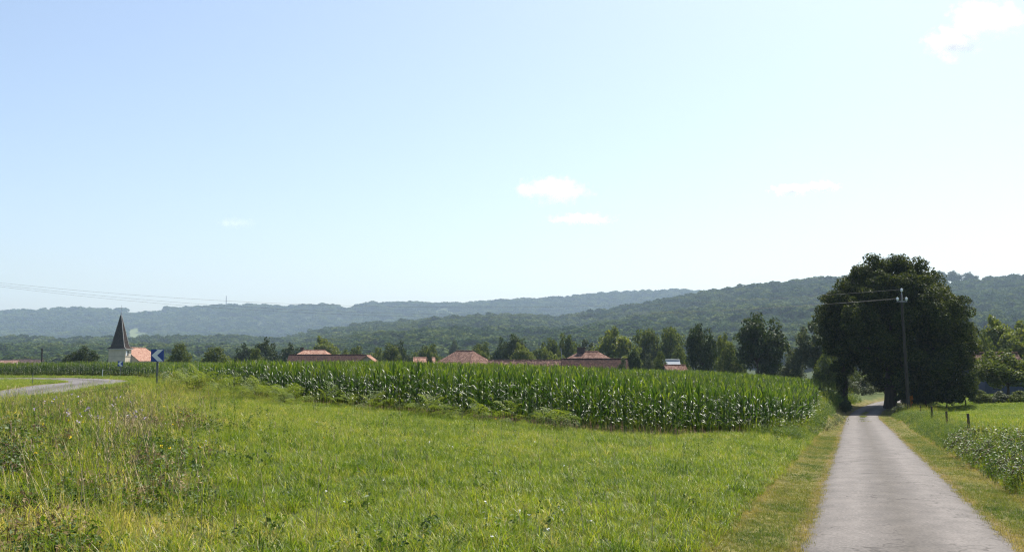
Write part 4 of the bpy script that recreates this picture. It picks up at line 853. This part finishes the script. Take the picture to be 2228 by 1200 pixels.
# ------------------------------------------------------------------ grass and weeds
def rand_field(y0, y1, dens, pad=3.0, pw=1.0):
    """Points inside the view and a few metres beside it; density per square metre given at each end."""
    out = []; ys = np.geomspace(y0, y1, 26)
    for a, b in zip(ys[:-1], ys[1:]):
        d = np.interp(.5 * (a + b), [y0, y1], dens); xl = -.53 * b - pad; xr = .53 * b + pad; n = int((b - a) * (xr - xl) * d)
        out.append(np.c_[rng.uniform(xl, xr, n), rng.uniform(a, b, n)])
    return np.vstack(out)
def build_grass():
    # tall meadow
    p = rand_field(5.5, 70, (75, 14)); x, y = p[:, 0], p[:, 1]; ld = lane_d(x, y); q = pxof(x, y); rd = road_d(x, y)
    m = (ld < -2.2 - .25 * (fbm(x / .7, y / .7, 3) - .5)) & ~in_poly(x, y, CORN) & (rd > 3.6) & (q > -250)
    p = p[m]; x, y = p[:, 0], p[:, 1]; q = pxof(x, y); n = len(p)
    rough = 1 - sstep(330, 640, q + 160 * (fbm(x / 3, y / 3, 6) - .5) * 2)       # the left side is a rougher, drier sward
    patch = fbm(x / 2.6, y / 2.6, 12); lush = fbm(x / 1.1, y / 1.1, 13)
    dry = rough * sstep(.42, .62, fbm(x / 1.3, y / 1.3, 15)); scrub = rough * (fbm(x / 1.4, y / 1.4, 18) > .43) * (y < 26); tint = np.clip(.37 + (patch - .5) * .42 + rough * .05 + dry * .28 + rng.normal(size=n) * .15, 0, 1); tint = np.where(rng.random(n) < .015 + .28 * dry, rng.uniform(.7, 1, n), tint)
    tint = np.where(lush > .72, tint * .5, tint)
    kind = np.where(rng.random(n) < .05 + .10 * rough, rng.integers(4, 6, n), rng.integers(0, 4, n))
    s = rng.uniform(.6, 1.2, n) * (.42 + .45 * lush + .35 * rough) * (1 - .4 * scrub) * np.where((q < 300) & (y > 26), .65, 1)
    pr = [tuft('t', 1, 22, .26, .0095, .14, (.3, 1.15)), tuft('t', 2, 18, .3, .0105, .13, (.4, 1.2)), tuft('t', 3, 26, .2, .009, .16, (.4, 1.2)), tuft('t', 4, 16, .27, .012, .12, (.2, 1.1)), tuft('t', 5, 12, .34, .007, .1, (.1, .5), heads=4), tuft('t', 6, 8, .42, .006, .08, (.05, .4), heads=6)]
    scatter('meadow_grass', np.c_[p, G(x, y)], rots(n, .15), np.c_[s * 1.1, s * 1.1, s], kind, pr, 'tall yellow green meadow grass in the foreground', tint); print('meadow', n)
    # weeds, bramble runners and broad leaves in the rough left part and along the corn
    p = rand_field(5.5, 60, (44, 7)); x, y = p[:, 0], p[:, 1]; ld = lane_d(x, y); q = pxof(x, y); py = 775 + 2200 * 1.6 / y
    rough = 1 - sstep(260, 520, q + 200 * (fbm(x / 2, y / 2, 16) - .5) * 2)
    keep = (q > -250) & (road_d(x, y) > 3.5) & ~in_poly(x, y, CORN) & (((rng.random(len(x)) < .01 + .9 * rough * (fbm(x / 1.4, y / 1.4, 18) > .41)) & (ld < -2.8)))
    p = p[keep]; x, y = p[:, 0], p[:, 1]; n = len(p); s = rng.uniform(.6, 1.2, n)
    rg = rough[keep]
    pr = [weed('w', 21, .3, 44, .055), weed('w', 22, .38, 48, .05), weed('w', 23, .24, 40, .065), weed('w', 24, .45, 44, .045, stems=3), weed('w', 25, .3, 34, .06, 'dry_weed'), weed('w', 26, .4, 30, .05, 'dry_weed', stems=5)]
    scatter('meadow_weeds', np.c_[p, G(x, y)], rots(n), np.c_[s, s, s * .9], np.where(rg > .4, rng.choice(6, n, p=[.19, .19, .19, .19, .13, .11]), rng.integers(0, 4, n)), pr, 'leafy weeds and bramble runners in the rough left of the meadow', np.clip(.45 + rng.normal(size=n) * .25, 0, 1)); print('weeds', n)
    # mown verges beside the lane
    out = []
    for y0, y1, d in ((7, 20, 420), (20, 45, 190), (45, 105, 60)):
        n = int((y1 - y0) * 2.6 * d); yy = rng.uniform(y0, y1, n); side = np.where(rng.random(n) < .5, -1, 1); l = rng.uniform(1.14, 2.4, n) * side; out.append(np.c_[np.interp(yy, _ly, _lx) + l / .948, yy])
    yy = rng.uniform(68, 92, 700); yy = yy[fbm(yy / 1.6, yy * 0, 33) > .5]; out.append(np.c_[np.interp(yy, _ly, _lx) + rng.normal(size=len(yy)) * .12, yy])
    p = np.vstack(out); x, y = p[:, 0], p[:, 1]; ld = lane_d(x, y); n = len(p)
    edge = np.maximum(.8 * (1 - sstep(1.25, 1.45, np.abs(ld))) * (np.abs(ld) > 1), sstep(1.95, 2.2, np.abs(ld)) * .75); tint = np.clip(.34 + .5 * edge + (fbm(x / 1.1, y / 1.1, 30) - .5) * 1.0 + rng.normal(size=n) * .12 + .06, 0, 1)
    keep = rng.random(n) > .3 * (1 - sstep(1.2, 1.4, np.abs(ld))); p, x, y, tint = p[keep], x[keep], y[keep], tint[keep]; n = len(p); s = rng.uniform(.6, 1.3, n) * np.where(np.abs(lane_d(x, y)) < 1, 1.8, 1)
    pr = [tuft('t', 41, 16, .06, .005, .08, (.3, 1.0), 'mown'), tuft('t', 42, 14, .045, .006, .09, (.5, 1.1), 'mown'), tuft('t', 43, 12, .08, .005, .06, (.2, .9), 'mown')]
    scatter('mown_grass', np.c_[p, G(x, y) + .06 * (np.abs(lane_d(x, y)) < 1)], rots(n), np.c_[s, s, s], rng.integers(0, 3, n), pr, 'short mown yellowish grass verges along both sides of the lane', tint); print('mown', n)
    # right bank, weeds and grass between verge and fence; left bank between corn and lane
    p = rand_field(9, 105, (60, 22), 4); x, y = p[:, 0], p[:, 1]; ld = lane_d(x, y); q = pxof(x, y)
    m = (((ld > 2.2) & (ld < 4.6)) | ((ld < -2.25) & (ld > -4.2) & (y > 36) & ~in_poly(x, y, CORN))) & (q < 2420)
    p = p[m]; x, y, ld = x[m], y[m], ld[m]; n = len(p); s = rng.uniform(.7, 1.25, n) * np.where(ld > 0, (sstep(2.0, 2.9, ld) * .4 + .45) * np.where(y > 30, .8, 1.15), (sstep(2.0, 3.0, -ld) * .8 + .5) * np.where(y < 52, .6, 1.15))
    k = np.where(rng.random(n) < .5, rng.integers(0, 3, n), rng.integers(3, 7, n)); tint = np.clip(.42 + (fbm(x / 1.5, y / 1.5, 50) - .5) * .6 + rng.normal(size=n) * .14, 0, 1); tint = np.where((k < 3) & (ld > 3.2) & (rng.random(n) < .35), rng.uniform(.7, .95, n), tint)
    pr = [tuft('t', 51, 22, .34, .009, .12), tuft('t', 52, 14, .42, .008, .1, (.1, .6), heads=4), tuft('t', 53, 22, .28, .01, .13, (.3, .9)), weed('w', 54, .42, 44, .06), weed('w', 55, .55, 48, .055), weed('w', 56, .34, 40, .07), weed('w', 57, .5, 44, .05)]
    scatter('bank_weeds', np.c_[p, G(x, y)], rots(n), np.c_[s, s, s], k, pr, 'tall grass and weeds on the banks between verge and fence', tint); print('bank', n)
    # pasture beyond the fence, and grass round the road bend
    p = rand_field(18, 125, (26, 9), 5); x, y = p[:, 0], p[:, 1]; ld = lane_d(x, y); q = pxof(x, y); m = ((ld > 4.4) & (q < 2400)); p1 = p[m]
    p = rand_field(60, 134, (14, 9), 6); x, y = p[:, 0], p[:, 1]; m = (pxof(x, y) < 460) & (road_d(x, y) > 3.15) & ~in_poly(x, y, CORN) & (pxof(x, y) > -200); p2 = p[m]
    p = np.vstack([p1, p2]); x, y = p[:, 0], p[:, 1]; n = len(p); s = rng.uniform(.7, 1.2, n) * np.where(x > 0, .75, 1.0)
    pr = [tuft('t', 61, 26, .2, .011, .18, (.2, .9)), tuft('t', 62, 22, .25, .012, .17, (.3, .9)), tuft('t', 63, 14, .3, .01, .14, (.1, .6), heads=2)]
    scatter('pasture_grass', np.c_[p, G(x, y)], rots(n), np.c_[s * 1.2, s * 1.2, s], rng.choice(3, n, p=[.45, .45, .1]), pr, 'bright green pasture grass beyond the fence and by the road bend', np.clip(.34 + (fbm(x / 5, y / 5, 60) - .5) * .4 + rng.normal(size=n) * .12, 0, 1)); print('pasture', n)
build_grass()

# dry standing stalks, thistles and small flowers
def flowers(name, pts, size, h, col, label, seed):
    r = np.random.default_rng(seed); C = np.array([(x, y, g1(x, y) + h * r.uniform(.7, 1.2)) for x, y in pts]); k = 5
    C = np.repeat(C, k, 0) + r.normal(size=(len(C) * k, 3)) * size * .35; V, Fc = leaf_cards(C, r.normal(size=C.shape) * .5 + np.array([0, -.3, .8]), size, r, .8, .1)
    tag(link(name, mesh_np(name, V, Fc, [plain_mat(name, col, .8, .1, .2)])), label, kind='stuff')
def fpts(n, a, b, y0, y1): return [(P(px, 775, y).x, y) for px, y in zip(rng.uniform(a, b, n), rng.uniform(y0, y1, n))]
flowers('yellow_flowers', fpts(45, -40, 480, 12, 36) + fpts(10, 500, 1500, 12, 33), .028, .42, (.7, .5, .02), 'small yellow wild flowers scattered in the left meadow', 1)
flowers('lilac_flowers', fpts(30, 60, 320, 17, 27), .045, .5, (.45, .36, .52), 'pale lilac thistle heads in the left meadow', 2)
flowers('white_flowers', fpts(30, 300, 1450, 9, 30) + fpts(90, 2000, 2240, 45, 85), .022, .2, (.75, .75, .7), 'small white flowers dotted in the meadow and pasture', 3)
def stalks(name, pts, h, label, seed, mat='straw'):
    r = np.random.default_rng(seed); mb = MB()
    for (x, y) in pts:
        z = g1(x, y)
        V, q = blade(h * r.uniform(.6, 1.2), .008, r.uniform(.05, .5), r.uniform(0, 6.28), (x, y, z), 3); mb.add(V, q)
        top = V[-1]
        for k in range(6):
            V2, q2 = blade(.05, .009, .5, r.uniform(0, 6.28), top - np.array([0, 0, .02 * k]), 1); mb.add(V2, q2)
    return tag(link(name, mb.mesh(name, [M[mat]])), label, kind='stuff')
sp = []
for k in range(520):
    px = rng.choice([rng.uniform(-60, 480), rng.uniform(200, 330), rng.uniform(-60, 1500)], p=[.6, .2, .2]); Y = rng.uniform(9, 34); sp.append((P(px, 775, Y).x, Y))
stalks('dry_grass_stalks', sp, .72, 'scattered dry straw coloured grass stalks standing in the meadow', 70)
clump = [(P(288, 775, 19).x + rng.normal() * .28, 19 + rng.normal() * .3) for _ in range(150)]
stalks('dead_grass', clump, .5, 'clump of bleached dead grass in the left meadow', 71)

# ------------------------------------------------------------------ haze and clouds
def build_haze():
    m, nd, lk = new_mat('haze_air'); v = N(nd, 'ShaderNodeVolumePrincipled'); v.inputs['Color'].default_value = (.6, .78, 1.0, 1); v.inputs['Density'].default_value = HAZE; v.inputs['Anisotropy'].default_value = .15
    o = N(nd, 'ShaderNodeOutputMaterial'); lk.new(v.outputs[0], o.inputs['Volume']); m.cycles.homogeneous_volume = True
    h = link('haze', MB().box((-5300, -5300, -17), (5300, 5300, 330)).mesh('haze', [m])); tag(h, 'thin bluish summer haze over the valley', kind='stuff')
HAZE = 1.1e-4
build_haze()
def cloud(px, py, w_px, h_px, dist, seed, label, dens=1.0, thr=.5):
    c = P(px, py, dist); w = w_px / F_PX * dist / 2 * 1.3; h = h_px / F_PX * dist / 2 * 1.35
    m, nd, lk = new_mat('cloud_vapour'); tc = N(nd, 'ShaderNodeTexCoord')
    ln = N(nd, 'ShaderNodeVectorMath', operation='LENGTH'); lk.new(tc.outputs['Object'], ln.inputs[0])
    mp = N(nd, 'ShaderNodeMapping'); mp.inputs['Scale'].default_value = (w / h * .8, 1.4, 1.0); mp.inputs['Location'].default_value = (seed * 3.7, seed * 1.3, seed * .7); lk.new(tc.outputs['Object'], mp.inputs[0])
    nz = N(nd, 'ShaderNodeTexNoise'); nz.inputs['Scale'].default_value = 1.5; nz.inputs['Detail'].default_value = 6; nz.inputs['Roughness'].default_value = .6; lk.new(mp.outputs[0], nz.inputs[0])
    f = mathn(nd, lk, 'SUBTRACT', mathn(nd, lk, 'MULTIPLY', nz.outputs[0], 2.6), mathn(nd, lk, 'MULTIPLY', ln.outputs['Value'], 1.0))
    f = mathn(nd, lk, 'SUBTRACT', f, thr + .1); f = mathn(nd, lk, 'MULTIPLY', f, dens * 2.4 / h, False); f = mathn(nd, lk, 'MAXIMUM', f, 0.0)
    v = N(nd, 'ShaderNodeVolumePrincipled'); v.inputs['Color'].default_value = (1, 1, 1, 1); lk.new(f, v.inputs['Density']); v.inputs['Anisotropy'].default_value = .2
    o = N(nd, 'ShaderNodeOutputMaterial'); lk.new(v.outputs[0], o.inputs['Volume'])
    r = 12; V = []; q = []
    th = np.linspace(0, np.pi, 9); ph = np.linspace(0, 2 * np.pi, 14, endpoint=False)
    for a in th:
        for b_ in ph: V.append((math.sin(a) * math.cos(b_), math.sin(a) * math.sin(b_), math.cos(a)))
    q = [(i*14+j, (i+1)*14+j, (i+1)*14+(j+1) % 14, i*14+(j+1) % 14) for i in range(8) for j in range(14)]
    ob = link('cloud', MB().add(V, q).mesh('cloud', [m])); ob.location = c; ob.scale = (w, max(h, w * .45), h)
    tag(ob, label, 'cloud', 'small summer clouds')
cloud(1200, 415, 170, 56, 7000, 1, 'brightest small puffy cloud in the middle of the sky')
cloud(1265, 476, 150, 26, 7200, 2, 'faint flat cloud just below the brightest puffy one', .5)
cloud(1722, 413, 95, 26, 7000, 3, 'left one of two little flat clouds side by side', 1.2)
cloud(1790, 406, 80, 24, 7000, 4, 'right one of two little flat clouds side by side', 1.2)
cloud(2142, 42, 170, 84, 5200, 5, 'ragged cloud in the top right corner', 1.6)
cloud(2070, 95, 115, 70, 5200, 6, 'small cloud below and left of the corner cloud', 1.6)
cloud(512, 485, 95, 26, 7600, 7, 'faint wisp of cloud at the left of the sky', .1)
cloud(2150, 545, 120, 22, 7600, 8, 'faint flat cloud above the hill at the right', .4)
